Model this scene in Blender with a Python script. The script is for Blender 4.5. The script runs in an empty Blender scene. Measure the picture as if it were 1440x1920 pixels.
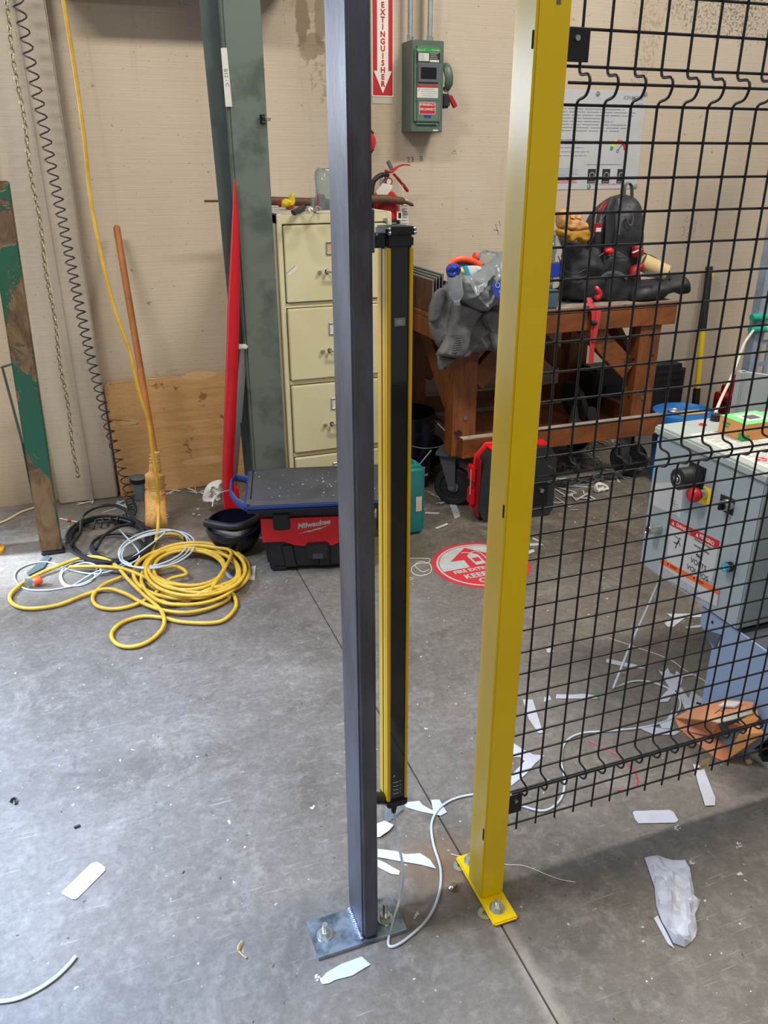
import bpy, bmesh, math, random
from mathutils import Vector, Matrix, noise, geometry
from math import pi, sin, cos, radians
S = bpy.context.scene
C = S.collection
random.seed(7)

# ---------------------------------------------------------------- camera
FOC = 1500.0; PITCH = radians(23.6); YAW = radians(20.1); ROLL = radians(-0.17); EYE = Vector((0, 0, 1.5))
fw = Vector((sin(YAW)*cos(PITCH), cos(YAW)*cos(PITCH), -sin(PITCH)))
rt0 = Vector((cos(YAW), -sin(YAW), 0)); up0 = rt0.cross(fw)
rt = rt0*cos(ROLL)+up0*sin(ROLL); up = up0*cos(ROLL)-rt0*sin(ROLL)
cd = bpy.data.cameras.new('camera'); cam = bpy.data.objects.new('camera', cd); C.objects.link(cam)
cam.matrix_world = Matrix(((rt.x, up.x, -fw.x, EYE.x), (rt.y, up.y, -fw.y, EYE.y), (rt.z, up.z, -fw.z, EYE.z), (0, 0, 0, 1)))
cd.sensor_fit = 'VERTICAL'; cd.sensor_height = 36; cd.sensor_width = 27; cd.lens = FOC*36/1920; cd.clip_start = .02
S.camera = cam
# ---------------------------------------------------------------- world, lights, exposure
W = bpy.data.worlds.new('world'); S.world = W; W.use_nodes = True
W.node_tree.nodes['Background'].inputs[0].default_value = (.80, .82, .86, 1)
W.node_tree.nodes['Background'].inputs[1].default_value = .36
S.view_settings.view_transform = 'Standard'; S.view_settings.look = 'None'
S.view_settings.gamma = 1; S.view_settings.use_curve_mapping = False
S.view_settings.exposure = 0.07

def area(name, loc, target, sx, sy, power, col, spread=pi):
    l = bpy.data.lights.new(name, 'AREA'); l.shape = 'RECTANGLE'; l.size = sx; l.size_y = sy
    l.energy = power; l.color = col; l.spread = spread
    o = bpy.data.objects.new(name, l); C.objects.link(o); o.location = loc
    o.rotation_euler = (Vector(target)-Vector(loc)).to_track_quat('-Z', 'Y').to_euler()
    return o
area('ceiling_lamp', (-1.3, 1.35, 4.3), (-1.3, 1.7, 0), 1.2, .35, 128, (1, .95, .87))
area('ceiling_lamp', (2.6, 1.35, 4.3), (2.6, 1.7, 0), 1.2, .35, 138, (1, .95, .87))
area('ceiling_lamp', (.6, -1.6, 4.3), (.6, -1.2, 0), 1.2, .35, 56, (1, .95, .87))
area('doorway_daylight', (-1.30, 4.15, 1.65), (.15, 1.2, .9), 1.45, 3.0, 26, (.60, .77, 1))
area('window_daylight', (-.98, 3.98, 1.82), (.6, 1.2, 1.5), .42, .42, 10, (.78, .87, 1))
area('left_floor_fill', (-1.75, 1.9, 2.7), (-.62, 1.62, 0), 1.6, .7, 66, (.38, .58, 1), radians(60))  # added cool fill, narrowed to tint mainly the left floor
area('floor_patch_spot', (-1.7, 3.5, 1.3), (-.48, 3.24, 0), .22, .3, 5, (.62, .78, 1), radians(22))  # added narrow cool spot that makes the bright patch on the floor

# ---------------------------------------------------------------- pixel -> world on real planes
def ray(px, py): return fw+rt*((px-720)/FOC)+up*((960-py)/FOC)
def FL(px, py, z=0.0):
    d = ray(px, py); return EYE+d*((z-EYE.z)/d.z)
def WL(px, py, Y):
    d = ray(px, py); return EYE+d*(Y/d.y)
def XL(px, py, X):
    d = ray(px, py); return EYE+d*(X/d.x)

# ---------------------------------------------------------------- materials
def c(r, g, b):
    f = lambda v: (v/255/12.92) if v/255 <= .04045 else ((v/255+.055)/1.055)**2.4
    return (f(r), f(g), f(b), 1)
def newmat(name):
    m = bpy.data.materials.new(name); m.use_nodes = True
    return m, m.node_tree.nodes, m.node_tree.links, m.node_tree.nodes['Principled BSDF']
def ramp(n, l, src, p0, p1):
    r = n.new('ShaderNodeMapRange'); r.inputs[1].default_value = p0; r.inputs[2].default_value = p1
    l.new(src, r.inputs[0]); return r.outputs[0]
def mixc(n, l, fac, a, b, mode='MIX'):
    x = n.new('ShaderNodeMix'); x.data_type = 'RGBA'; x.blend_type = mode
    if isinstance(fac, (int, float)): x.inputs[0].default_value = fac
    else: l.new(fac, x.inputs[0])
    for v, i in ((a, 6), (b, 7)):
        if isinstance(v, tuple): x.inputs[i].default_value = v
        else: l.new(v, x.inputs[i])
    return x.outputs[2]
def noi(n, l, vec, scale, detail=4, rough=.6, dist=0):
    x = n.new('ShaderNodeTexNoise'); x.inputs['Scale'].default_value = scale; x.inputs['Detail'].default_value = detail
    x.inputs['Roughness'].default_value = rough; x.inputs['Distortion'].default_value = dist
    l.new(vec, x.inputs['Vector']); return x.outputs[0]
def coords(n, l, scl=(1, 1, 1)):
    g = n.new('ShaderNodeNewGeometry'); mp = n.new('ShaderNodeMapping'); mp.inputs['Scale'].default_value = scl
    l.new(g.outputs['Position'], mp.inputs['Vector']); return mp.outputs[0]
def mth(n, l, op, a, b=0.0):
    x = n.new('ShaderNodeMath'); x.operation = op; x.use_clamp = False
    for v, i in ((a, 0), (b, 1)):
        if isinstance(v, (int, float)): x.inputs[i].default_value = v
        else: l.new(v, x.inputs[i])
    return x.outputs[0]
def mat(name, col, rough=.6, metal=0, col2=None, scale=8, amt=(.4, .7), bump=0, bscale=60, stretch=(1, 1, 1), spec=.5,
        speck=None, sp_scale=60, sp_cut=.12, coat=0, trans=0, alpha=1, emis=0):
    m, n, l, p = newmat(name)
    col = c(*col); v = coords(n, l, stretch); out = None
    nz = noi(n, l, v, scale, 5)
    if col2: out = mixc(n, l, ramp(n, l, nz, *amt), col, c(*col2))
    else:
        out = mixc(n, l, ramp(n, l, nz, .3, .75), tuple(x*.9 for x in col[:3])+(1,), tuple(min(1, x*1.06) for x in col[:3])+(1,))
    if speck:
        s = noi(n, l, v, sp_scale, 3, .7)
        out = mixc(n, l, ramp(n, l, s, 1-sp_cut-.30, 1-sp_cut-.26), out, c(*speck))
    l.new(out, p.inputs['Base Color'])
    p.inputs['Roughness'].default_value = rough; p.inputs['Metallic'].default_value = metal
    p.inputs['Specular IOR Level'].default_value = spec; p.inputs['Coat Weight'].default_value = coat
    if trans: p.inputs['Transmission Weight'].default_value = trans; p.inputs['IOR'].default_value = 1.3
    if alpha < 1: p.inputs['Alpha'].default_value = alpha
    if bump:
        b = n.new('ShaderNodeBump'); b.inputs['Strength'].default_value = bump; b.inputs['Distance'].default_value = .004
        l.new(noi(n, l, v, bscale, 4), b.inputs['Height']); l.new(b.outputs[0], p.inputs['Normal'])
    return m

def floor_mat():
    m, n, l, p = newmat('polished_concrete'); v = coords(n, l)
    a = noi(n, l, v, 1.3, 6, .65, .6); b = noi(n, l, v, 9, 6, .7, .4); d = noi(n, l, v, 60, 3, .7)
    o = mixc(n, l, ramp(n, l, a, .35, .66), c(83, 77, 68), c(126, 119, 110))
    o = mixc(n, l, ramp(n, l, b, .42, .72), o, c(106, 98, 87))
    o = mixc(n, l, mth(n, l, 'MULTIPLY', ramp(n, l, noi(n, l, v, 4.2, 8, .78, .8), .54, .66), .38), o, c(156, 148, 136))
    o = mixc(n, l, mth(n, l, 'MULTIPLY', ramp(n, l, noi(n, l, v, 5.1, 7, .75, 2.5), .57, .68), .45), o, c(68, 59, 48))
    o = mixc(n, l, mth(n, l, 'MULTIPLY', ramp(n, l, d, .35, .72), .5), o, c(72, 66, 58))
    o = mixc(n, l, mth(n, l, 'MULTIPLY', ramp(n, l, noi(n, l, v, 24, 6, .8, .3), .50, .66), .40), o, c(140, 133, 122))
    # pale chips and dark grit
    s = noi(n, l, v, 55, 2, .5); msk = ramp(n, l, noi(n, l, v, 2.0, 2), .42, .6)
    o = mixc(n, l, mth(n, l, 'MULTIPLY', ramp(n, l, s, .715, .735), msk), o, c(205, 198, 184))
    s2 = noi(n, l, coords(n, l, (1.3, 1, 1)), 47, 2, .5)
    o = mixc(n, l, mth(n, l, 'MULTIPLY', ramp(n, l, s2, .725, .745), .8), o, c(52, 46, 40))
    # scratches
    w = n.new('ShaderNodeTexNoise'); mp = coords(n, l, (3, 70, 1)); l.new(mp, w.inputs['Vector']); w.inputs['Scale'].default_value = 2.2; w.inputs['Distortion'].default_value = 1.2
    o = mixc(n, l, mth(n, l, 'MULTIPLY', ramp(n, l, w.outputs[0], .68, .74), .22), o, c(190, 184, 174))
    # rusty stain beside the joint, near the yellow post
    g = n.new('ShaderNodeNewGeometry'); sp = n.new('ShaderNodeSeparateXYZ'); l.new(g.outputs['Position'], sp.inputs[0])
    dd = n.new('ShaderNodeVectorMath'); dd.operation = 'DISTANCE'; l.new(g.outputs['Position'], dd.inputs[0]); dd.inputs[1].default_value = (.60, 1.24, 0)
    rr = mth(n, l, 'ADD', dd.outputs['Value'], mth(n, l, 'MULTIPLY', b, .12))
    o = mixc(n, l, mth(n, l, 'MULTIPLY', ramp(n, l, rr, .19, .08), .6), o, c(120, 88, 54))
    jx = mth(n, l, 'ABSOLUTE', mth(n, l, 'SUBTRACT', sp.outputs[0], .655))
    jr = mth(n, l, 'SUBTRACT', jx, mth(n, l, 'MULTIPLY', b, .04))
    near = ramp(n, l, sp.outputs[1], 1.25, .95)
    o = mixc(n, l, mth(n, l, 'MULTIPLY', mth(n, l, 'MULTIPLY', ramp(n, l, jr, .008, -.010), .3), near), o, c(176, 164, 146))
    l.new(o, p.inputs['Base Color'])
    l.new(mth(n, l, 'ADD', mth(n, l, 'MULTIPLY', b, .34), .25), p.inputs['Roughness'])
    bp = n.new('ShaderNodeBump'); bp.inputs['Strength'].default_value = .25; bp.inputs['Distance'].default_value = .002
    l.new(d, bp.inputs['Height']); l.new(bp.outputs[0], p.inputs['Normal'])
    return m
def wall_mat(name='painted_concrete_wall', base=(196, 182, 163), stains=()):
    m, n, l, p = newmat(name); v = coords(n, l)
    a = noi(n, l, v, 1.1, 5, .6, .5)
    o = mixc(n, l, ramp(n, l, a, .35, .68), c(*base), c(base[0]-10, base[1]-13, base[2]-16))
    h = noi(n, l, coords(n, l, (1, 1, 60)), 3, 3, .6)
    o = mixc(n, l, mth(n, l, 'MULTIPLY', ramp(n, l, h, .45, .75), .25), o, c(168, 152, 130))
    vs = noi(n, l, coords(n, l, (9, 1, .6)), 1.5, 4, .7)
    o = mixc(n, l, mth(n, l, 'MULTIPLY', ramp(n, l, vs, .58, .74), .28), o, c(150, 128, 100))
    s = noi(n, l, v, 34, 2, .5)
    o = mixc(n, l, mth(n, l, 'MULTIPLY', ramp(n, l, s, .735, .76), .6), o, c(120, 106, 88))
    s3 = noi(n, l, coords(n, l, (1, 1, 1.7)), 70, 2, .5)
    o = mixc(n, l, mth(n, l, 'MULTIPLY', ramp(n, l, s3, .72, .75), .6), o, c(116, 102, 84))
    g = n.new('ShaderNodeNewGeometry'); sp = n.new('ShaderNodeSeparateXYZ'); l.new(g.outputs['Position'], sp.inputs[0])
    edge = noi(n, l, v, 22, 4, .7)
    for (x, z, rx, rz, amt, col, spk) in stains:
        dx = mth(n, l, 'DIVIDE', mth(n, l, 'SUBTRACT', sp.outputs[0], x), rx)
        dz = mth(n, l, 'DIVIDE', mth(n, l, 'SUBTRACT', sp.outputs[2], z), rz)
        q = mth(n, l, 'SQRT', mth(n, l, 'ADD', mth(n, l, 'MULTIPLY', dx, dx), mth(n, l, 'MULTIPLY', dz, dz)))
        q = mth(n, l, 'ADD', q, mth(n, l, 'MULTIPLY', mth(n, l, 'SUBTRACT', edge, .5), 1.3))
        k = ramp(n, l, q, 1.0, .8)
        if spk:
            k = mth(n, l, 'MULTIPLY', k, ramp(n, l, noi(n, l, v, spk, 2, .6), .48, .60))
        o = mixc(n, l, mth(n, l, 'MULTIPLY', k, amt), o, c(*col))
    # grime near the floor
    lo = ramp(n, l, mth(n, l, 'ADD', sp.outputs[2], mth(n, l, 'MULTIPLY', a, .25)), .34, .12)
    o = mixc(n, l, mth(n, l, 'MULTIPLY', lo, .45), o, c(120, 104, 84))
    l.new(o, p.inputs['Base Color']); p.inputs['Roughness'].default_value = .75
    bp = n.new('ShaderNodeBump'); bp.inputs['Strength'].default_value = .35; bp.inputs['Distance'].default_value = .003
    l.new(h, bp.inputs['Height']); l.new(bp.outputs[0], p.inputs['Normal'])
    return m
def chipped_mat():
    m, n, l, p = newmat('chipped_green_paint'); v = coords(n, l, (1, 1, .45))
    o = mixc(n, l, ramp(n, l, noi(n, l, v, 14, 5, .7, 1), .35, .6), c(70, 52, 36), c(122, 96, 66))
    k = ramp(n, l, noi(n, l, v, 5.0, 5, .65, 1.4), .50, .53)
    o = mixc(n, l, k, o, c(28, 82, 60))
    k2 = ramp(n, l, noi(n, l, v, 9, 4, .7, 1.8), .62, .66)
    o = mixc(n, l, k2, o, c(58, 66, 50))
    l.new(o, p.inputs['Base Color']); p.inputs['Roughness'].default_value = .5
    bp = n.new('ShaderNodeBump'); bp.inputs['Strength'].default_value = .5; bp.inputs['Distance'].default_value = .004
    l.new(k, bp.inputs['Height']); l.new(bp.outputs[0], p.inputs['Normal']); return m
def wood_mat(name, a, b, ax=(1, 1, 12), knots=None, rough=.55):
    m, n, l, p = newmat(name)
    v = coords(n, l, ax)
    w = noi(n, l, v, 3.0, 5, .65, 1.2)
    o = mixc(n, l, ramp(n, l, w, .32, .7), c(*a), c(*b))
    f = noi(n, l, coords(n, l, tuple(x*3 for x in ax)), 9, 3, .6)
    o = mixc(n, l, mth(n, l, 'MULTIPLY', ramp(n, l, f, .5, .7), .35), o, tuple(x*.55 for x in c(*b)[:3])+(1,))
    if knots:
        s = noi(n, l, coords(n, l), 12, 3, .6)
        o = mixc(n, l, ramp(n, l, s, .66, .70), o, c(*knots))
    l.new(o, p.inputs['Base Color']); p.inputs['Roughness'].default_value = rough; return m
def clear_mat(name, tint=(235, 240, 245)):
    m, n, l, p = newmat(name)
    l.new(mixc(n, l, ramp(n, l, noi(n, l, coords(n, l), 30, 3), .3, .7), c(*tint), c(tint[0]-12, tint[1]-8, tint[2]-6)), p.inputs['Base Color'])
    p.inputs['Roughness'].default_value = .06; p.inputs['Transmission Weight'].default_value = .88; p.inputs['IOR'].default_value = 1.25
    return m

sx = lambda px, py: (WL(px, py, 3.92).x, WL(px, py, 3.92).z)
st = []
for px, py, rx, rz, a_, col_, spk_ in [(566, 30, .035, .12, .7, (118, 96, 62), 0), (585, 85, .07, .06, .6, (128, 106, 72), 0), (600, 40, .03, .11, .6, (120, 98, 64), 0),
        (604, 130, .07, .12, .55, (138, 116, 80), 45), (575, 5, .08, .05, .35, (140, 120, 84), 0), (1345, 10, .32, .16, .65, (104, 98, 84), 75), (1430, 10, .3, .2, .65, (100, 94, 80), 75), (1215, 40, .10, .30, .45, (140, 122, 88), 60),
        (785, 40, .03, .25, .3, (140, 112, 70), 0), (715, 300, .10, .4, .25, (150, 128, 86), 0), (1290, 435, .06, .10, .4, (110, 98, 76), 60)]:
    x_, z_ = sx(px, py); st.append((x_, z_, rx, rz, a_, col_, spk_))
M = dict(
    floor=floor_mat(), wall=wall_mat(stains=st), pier=wall_mat('painted_pier', (192, 182, 168)),
    groove=mat('dirty_joint', (74, 62, 50), .9),
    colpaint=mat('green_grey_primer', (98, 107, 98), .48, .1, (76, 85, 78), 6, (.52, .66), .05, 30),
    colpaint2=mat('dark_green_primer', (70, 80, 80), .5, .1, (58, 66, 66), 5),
    ply=wood_mat('plywood', (208, 166, 112), (186, 140, 88), (1, 1, 9), (150, 100, 56)), plug=wood_mat('plywood_plug', (214, 178, 128), (204, 164, 112), (1, 1, 9)),
    green=chipped_mat(),
    mill=mat('mill_scale_steel', (104, 107, 117), .38, .7, (80, 75, 80), 9, (.40, .62), .12, 90, (1, 1, .35)),
    plate=mat('raw_steel_plate', (150, 162, 170), .30, .7, (92, 100, 106), 22, (.42, .6)),
    weld=mat('weld_bead', (150, 160, 175), .35, .8, bump=.6, bscale=120),
    zinc=mat('zinc_plated', (206, 208, 204), .25, .85, (180, 186, 172), 60),
    chrome=mat('chrome', (200, 200, 200), .18, 1), steelw=mat('bright_steel', (182, 182, 182), .35, .8),
    yel=mat('yellow_powder_coat', (230, 192, 4), .27, 0, (221, 182, 3), 3, bump=.03, bscale=180, speck=(190, 150, 20), sp_scale=40, sp_cut=-.02),
    yelc=mat('yellow_anodised', (216, 174, 10), .35, .1), black=mat('black_plastic', (22, 22, 24), .42), blackg=mat('gloss_black_window', (8, 8, 11), .07, coat=.5),
    wire=mat('black_powder_coat', (20, 20, 22), .38), dark=mat('dark_hole', (10, 10, 10), .9),
    rubber=mat('black_rubber', (24, 25, 28), .55, bump=.05), dustrub=mat('dusty_rubber', (58, 58, 60), .7, col2=(44, 44, 47), speck=(190, 190, 186), sp_scale=55, sp_cut=.0),
    cream=mat('cream_enamel', (204, 196, 158), .45, col2=(196, 186, 146), scale=3, speck=(130, 118, 84), sp_scale=26, sp_cut=-.02), creamd=mat('dusty_cabinet_top', (176, 172, 160), .8),
    red=mat('red_paint', (188, 20, 32), .35), redd=mat('red_plastic', (214, 22, 34), .4), redk=mat('dark_red_paint', (150, 22, 28), .5),
    navy=mat('navy_plastic', (30, 50, 108), .4), navyd=mat('navy_shell', (15, 19, 38), .3), blue=mat('blue_plastic', (22, 104, 176), .4),
    teal=mat('teal_plastic', (20, 118, 118), .45, col2=(28, 104, 104)), tealc=mat('green_clip', (30, 160, 130), .4),
    white=mat('white_paper', (184, 184, 186), .8), offw=mat('off_white', (206, 202, 192), .7), liner=mat('glossy_release_liner', (178, 180, 188), .45, col2=(166, 164, 164), scale=9),
    signw=mat('sign_white', (236, 224, 212), .5), signr=mat('sign_red', (184, 26, 34), .5), ink=mat('black_ink', (24, 24, 26), .7), greyink=mat('grey_ink', (120, 124, 128), .7),
    pencil=mat('pencil', (104, 92, 78), .9),
    disc=mat('safety_switch_green', (88, 106, 92), .45, .2), disc2=mat('safety_switch_green_light', (100, 120, 106), .4, .2),
    conduit=mat('galvanised', (176, 184, 180), .38, .6, (150, 160, 160), 20), strut=mat('strut_steel', (166, 180, 200), .4, .4, (146, 158, 174), 16),
    lgreen=mat('label_green', (36, 150, 64), .5), lgrey=mat('label_grey', (90, 92, 100), .5), lblue=mat('label_blue', (30, 50, 150), .5), lorange=mat('label_orange', (232, 96, 28), .5), lyel=mat('label_yellow', (236, 206, 30), .5),
    wood=wood_mat('bench_wood', (140, 80, 36), (92, 50, 22), (1, 6, 1.5), (46, 26, 15), .5), woodx=wood_mat('bench_wood_legs', (136, 78, 36), (86, 48, 22), (6, 6, 1), (46, 26, 15), .5), dust=mat('dusty_wood_top', (158, 148, 138), .85, col2=(120, 106, 92), scale=10),
    broomw=wood_mat('broom_handle_wood', (176, 108, 44), (150, 86, 36), (8, 8, 1)), straw=mat('straw', (206, 158, 88), .8, col2=(176, 126, 62), scale=40, stretch=(3, 3, .3), bump=.6, bscale=120),
    hose=mat('yellow_rubber_hose', (200, 162, 52), .45, col2=(176, 136, 32), scale=16), coil=mat('grey_black_coil', (44, 46, 48), .35), bhose=mat('black_hose', (22, 23, 26), .4),
    gcable=mat('grey_cable', (176, 184, 186), .45), lcable=mat('pale_cable', (212, 208, 190), .5), wirer=mat('red_wire', (196, 20, 40), .4), wireg=mat('green_wire', (20, 140, 80), .4), twine=mat('beige_wire', (206, 186, 150), .6),
    brass=mat('chain_brass', (170, 160, 120), .4, .8, (110, 100, 76), 60), brown=mat('rusty_brown_steel', (98, 66, 46), .6, .2, (72, 46, 32), 14),
    cloth=mat('grey_work_cloth', (100, 99, 98), .9, col2=(86, 85, 86), scale=10, bump=.3, bscale=300), bag=mat('grey_plastic_bag', (126, 131, 132), .30, col2=(112, 117, 118), scale=8), 
    bpack=mat('black_nylon', (42, 43, 46), .55, col2=(28, 29, 31), bump=.2, bscale=350), strap=mat('red_webbing', (184, 48, 54), .7), glove=mat('tan_leather', (196, 146, 88), .6, col2=(160, 112, 64), scale=30), glove2=mat('mustard_cloth', (162, 118, 24), .8),
    beige=mat('beige_tape_roll', (196, 170, 122), .7), orange=mat('orange_plastic', (236, 84, 44), .4),
    clear=clear_mat('clear_plastic'), clearb=clear_mat('clear_bluish_film', (205, 220, 220)),
    grey=mat('grey_enamel', (150, 162, 168), .42), greyl=mat('light_grey_enamel', (164, 172, 168), .45), bluegrey=mat('blue_grey_enamel', (136, 156, 184), .4, .1, (124, 144, 172), 2), machine=mat('dark_machine_grey', (84, 88, 96), .4, .2),
    card=mat('cardboard', (198, 134, 92), .8, col2=(188, 124, 82)), cardo=mat('orange_cardboard', (214, 146, 84), .8), boxg=mat('printed_green', (110, 210, 120), .6), cyan=mat('cyan_button', (30, 160, 196), .35),
    ycoll=mat('yellow_bollard', (226, 176, 60), .5), vacb=mat('vac_black', (26, 26, 29), .5, bump=.05), slate=mat('slate_case', (36, 43, 45), .5, col2=(28, 34, 36)), bluec=mat('blue_grey_box', (70, 92, 104), .6), dirty=mat('worn_sticker', (186, 178, 160), .7),
    decalg=mat('worn_decal_grey', (176, 182, 178), .6, col2=(160, 166, 160), scale=30), decalr=mat('worn_decal_red', (196, 40, 50), .6, col2=(176, 52, 58), scale=20),
)

# ---------------------------------------------------------------- object helpers
WM = {}
def wm(o): return WM.get(o.name, Matrix.Identity(4))
def thing(name, label, cat, loc=(0, 0, 0), rotz=0, group=None):
    o = bpy.data.objects.new(name, None); C.objects.link(o); o.location = loc; o.rotation_euler = (0, 0, rotz)
    o.empty_display_size = .05
    o['label'] = label; o['category'] = cat
    if group: o['group'] = group
    WM[o.name] = Matrix.Translation(Vector(loc)) @ Matrix.Rotation(rotz, 4, 'Z')
    return o
def obj(name, bm, m, parent=None, smooth=False, label=None, cat=None, group=None, kind=None, local=False):
    """link a bmesh built in world coordinates (or in the parent's, local=True) as one object"""
    me = bpy.data.meshes.new(name)
    if parent is not None:
        if not local: bm.transform(wm(parent).inverted())
        wmx = wm(parent)
    else:
        vs = [v.co for v in bm.verts]
        ctr = Vector(((min(v.x for v in vs)+max(v.x for v in vs))/2, (min(v.y for v in vs)+max(v.y for v in vs))/2, min(v.z for v in vs)))
        bm.transform(Matrix.Translation(-ctr)); wmx = Matrix.Translation(ctr)
    bmesh.ops.recalc_face_normals(bm, faces=bm.faces)
    bm.to_mesh(me); bm.free()
    o = bpy.data.objects.new(name, me); C.objects.link(o)
    if isinstance(m, str): m = M[m]
    me.materials.append(m)
    if smooth:
        me.polygons.foreach_set('use_smooth', [True]*len(me.polygons)); me.set_sharp_from_angle(angle=radians(smooth if smooth > 1 else 40))
    if parent is not None: o.parent = parent
    else: o.location = wmx.translation
    WM[o.name] = wmx
    for k, v in (('label', label), ('category', cat), ('group', group), ('kind', kind)):
        if v: o[k] = v
    return o
NB = bmesh.new
def box(bm, x0, x1, y0, y1, z0, z1, bev=0, seg=2, mx=None):
    r = bmesh.ops.create_cube(bm, size=1)['verts']
    bmesh.ops.transform(bm, verts=r, matrix=Matrix.Translation(((x0+x1)/2, (y0+y1)/2, (z0+z1)/2)) @ Matrix.Diagonal((abs(x1-x0), abs(y1-y0), abs(z1-z0), 1)))
    if bev:
        e = list({e for v in r for e in v.link_edges}); q = bmesh.ops.bevel(bm, geom=e, offset=bev, segments=seg, affect='EDGES')
        r = list({v for f in q['faces'] for v in f.verts} | {v for v in r if v.is_valid})
        # collect whole island
        st_ = list(r); seen = set(st_)
        while st_:
            v = st_.pop()
            for ed in v.link_edges:
                w = ed.other_vert(v)
                if w not in seen: seen.add(w); st_.append(w)
        r = list(seen)
    if mx is not None: bmesh.ops.transform(bm, verts=r, matrix=mx)
    return bm
def frame(o, xd, yd):
    xd = Vector(xd).normalized(); yd = Vector(yd).normalized(); zd = xd.cross(yd).normalized(); yd = zd.cross(xd)
    return Matrix(((xd.x, yd.x, zd.x, o[0]), (xd.y, yd.y, zd.y, o[1]), (xd.z, yd.z, zd.z, o[2]), (0, 0, 0, 1)))
def beam(bm, a, b, w, h, upv=(0, 0, 1), bev=0):
    a = Vector(a); b = Vector(b); d = b-a; L = d.length
    s = Vector(upv).cross(d).normalized(); u = d.cross(s).normalized()
    mx = Matrix(((d.x/L, s.x, u.x, a.x), (d.y/L, s.y, u.y, a.y), (d.z/L, s.z, u.z, a.z), (0, 0, 0, 1)))
    return box(bm, 0, L, -w/2, w/2, -h/2, h/2, bev, 2, mx)
def cyl(bm, a, b, r0, r1=None, seg=20):
    a = Vector(a); b = Vector(b); r1 = r0 if r1 is None else r1
    q = (b-a).to_track_quat('Z', 'Y').to_matrix().to_4x4(); L = (b-a).length
    bmesh.ops.create_cone(bm, cap_ends=True, segments=seg, radius1=r0, radius2=r1, depth=L, matrix=Matrix.Translation((a+b)/2) @ q)
    return bm
def ell(bm, ctr, r, seg=16, mx=None):
    r = Vector(r) if not isinstance(r, (int, float)) else Vector((r, r, r))
    bmesh.ops.create_uvsphere(bm, u_segments=seg, v_segments=seg//2+2, radius=1, matrix=Matrix.Translation(ctr) @ (mx or Matrix.Identity(4)) @ Matrix.Diagonal((r.x, r.y, r.z, 1)))
    return bm
def smooth_path(pts, n=6, closed=False):
    P = [Vector(p) for p in pts]; out = []; N = len(P)
    rng = N if closed else N-1
    for i in range(rng):
        p0 = P[(i-1) % N] if closed or i > 0 else P[0]*2-P[1]; p1 = P[i]; p2 = P[(i+1) % N]
        p3 = P[(i+2) % N] if closed or i+2 < N else P[-1]*2-P[-2]
        for k in range(n):
            t = k/n
            out.append(.5*((2*p1)+(p2-p0)*t+(2*p0-5*p1+4*p2-p3)*t*t+(3*p1-p0-3*p2+p3)*t**3))
    if not closed: out.append(P[-1])
    return out
def tube(bm, pts, r, seg=8, closed=False, sm=0, flat=None):
    P = smooth_path(pts, sm, closed) if sm else [Vector(p) for p in pts]
    N = len(P); rings = []; nrm = None
    for i in range(N):
        a = P[i-1] if (i or closed) else P[0]; b = P[(i+1) % N] if (i < N-1 or closed) else P[-1]
        t = (b-a).normalized() if (b-a).length > 1e-9 else Vector((0, 0, 1))
        if nrm is None:
            nrm = t.orthogonal().normalized() if not flat else (Vector(flat)-t*t.dot(Vector(flat))).normalized()
        else:
            nrm = (nrm-t*nrm.dot(t)); nrm = nrm.normalized() if nrm.length > 1e-6 else t.orthogonal().normalized()
        bi = t.cross(nrm); rr = r[i*(len(r)-1)//max(1, N-1)] if isinstance(r, list) else r
        if callable(r): rr = r(i/(N-1))
        ra, rb = rr if isinstance(rr, tuple) else (rr, rr)
        rings.append([bm.verts.new(P[i]+nrm*cos(2*pi*k/seg)*ra+bi*sin(2*pi*k/seg)*rb) for k in range(seg)])
    for i in range(N if closed else N-1):
        A = rings[i]; B = rings[(i+1) % N]
        for k in range(seg): bm.faces.new((A[k], A[(k+1) % seg], B[(k+1) % seg], B[k]))
    if not closed: bm.faces.new(rings[0]); bm.faces.new(rings[-1])
    return bm
def lathe(bm, prof, ctr, seg=32, mx=None):
    """prof: list of (r, z); r=0 ends closed"""
    rings = []
    T = Matrix.Translation(Vector(ctr)) @ (mx or Matrix.Identity(4))
    for r, z in prof:
        if r < 1e-5: rings.append([bm.verts.new(T @ Vector((0, 0, z)))])
        else: rings.append([bm.verts.new(T @ Vector((r*cos(2*pi*k/seg), r*sin(2*pi*k/seg), z))) for k in range(seg)])
    for A, B in zip(rings, rings[1:]):
        if len(A) == 1 and len(B) == 1: continue
        for k in range(seg):
            j = (k+1) % seg
            if len(A) == 1: bm.faces.new((A[0], B[k], B[j]))
            elif len(B) == 1: bm.faces.new((A[k], A[j], B[0]))
            else: bm.faces.new((A[k], A[j], B[j], B[k]))
    return bm
def prism(bm, pts, off):
    """polygon (world points) extruded by vector off"""
    a = [bm.verts.new(Vector(p)) for p in pts]; b = [bm.verts.new(Vector(p)+Vector(off)) for p in pts]
    n = len(pts)
    for tri in geometry.tessellate_polygon([[Vector(p) for p in pts]]):
        bm.faces.new([a[i] for i in tri]); bm.faces.new([b[i] for i in tri[::-1]])
    for i in range(n): bm.faces.new((a[i], a[(i+1) % n], b[(i+1) % n], b[i]))
    return bm
def pinside(x, y, P):
    r = False; j = len(P)-1
    for i in range(len(P)):
        if (P[i][1] > y) != (P[j][1] > y) and x < (P[j][0]-P[i][0])*(y-P[i][1])/(P[j][1]-P[i][1])+P[i][0]: r = not r
        j = i
    return r
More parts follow.
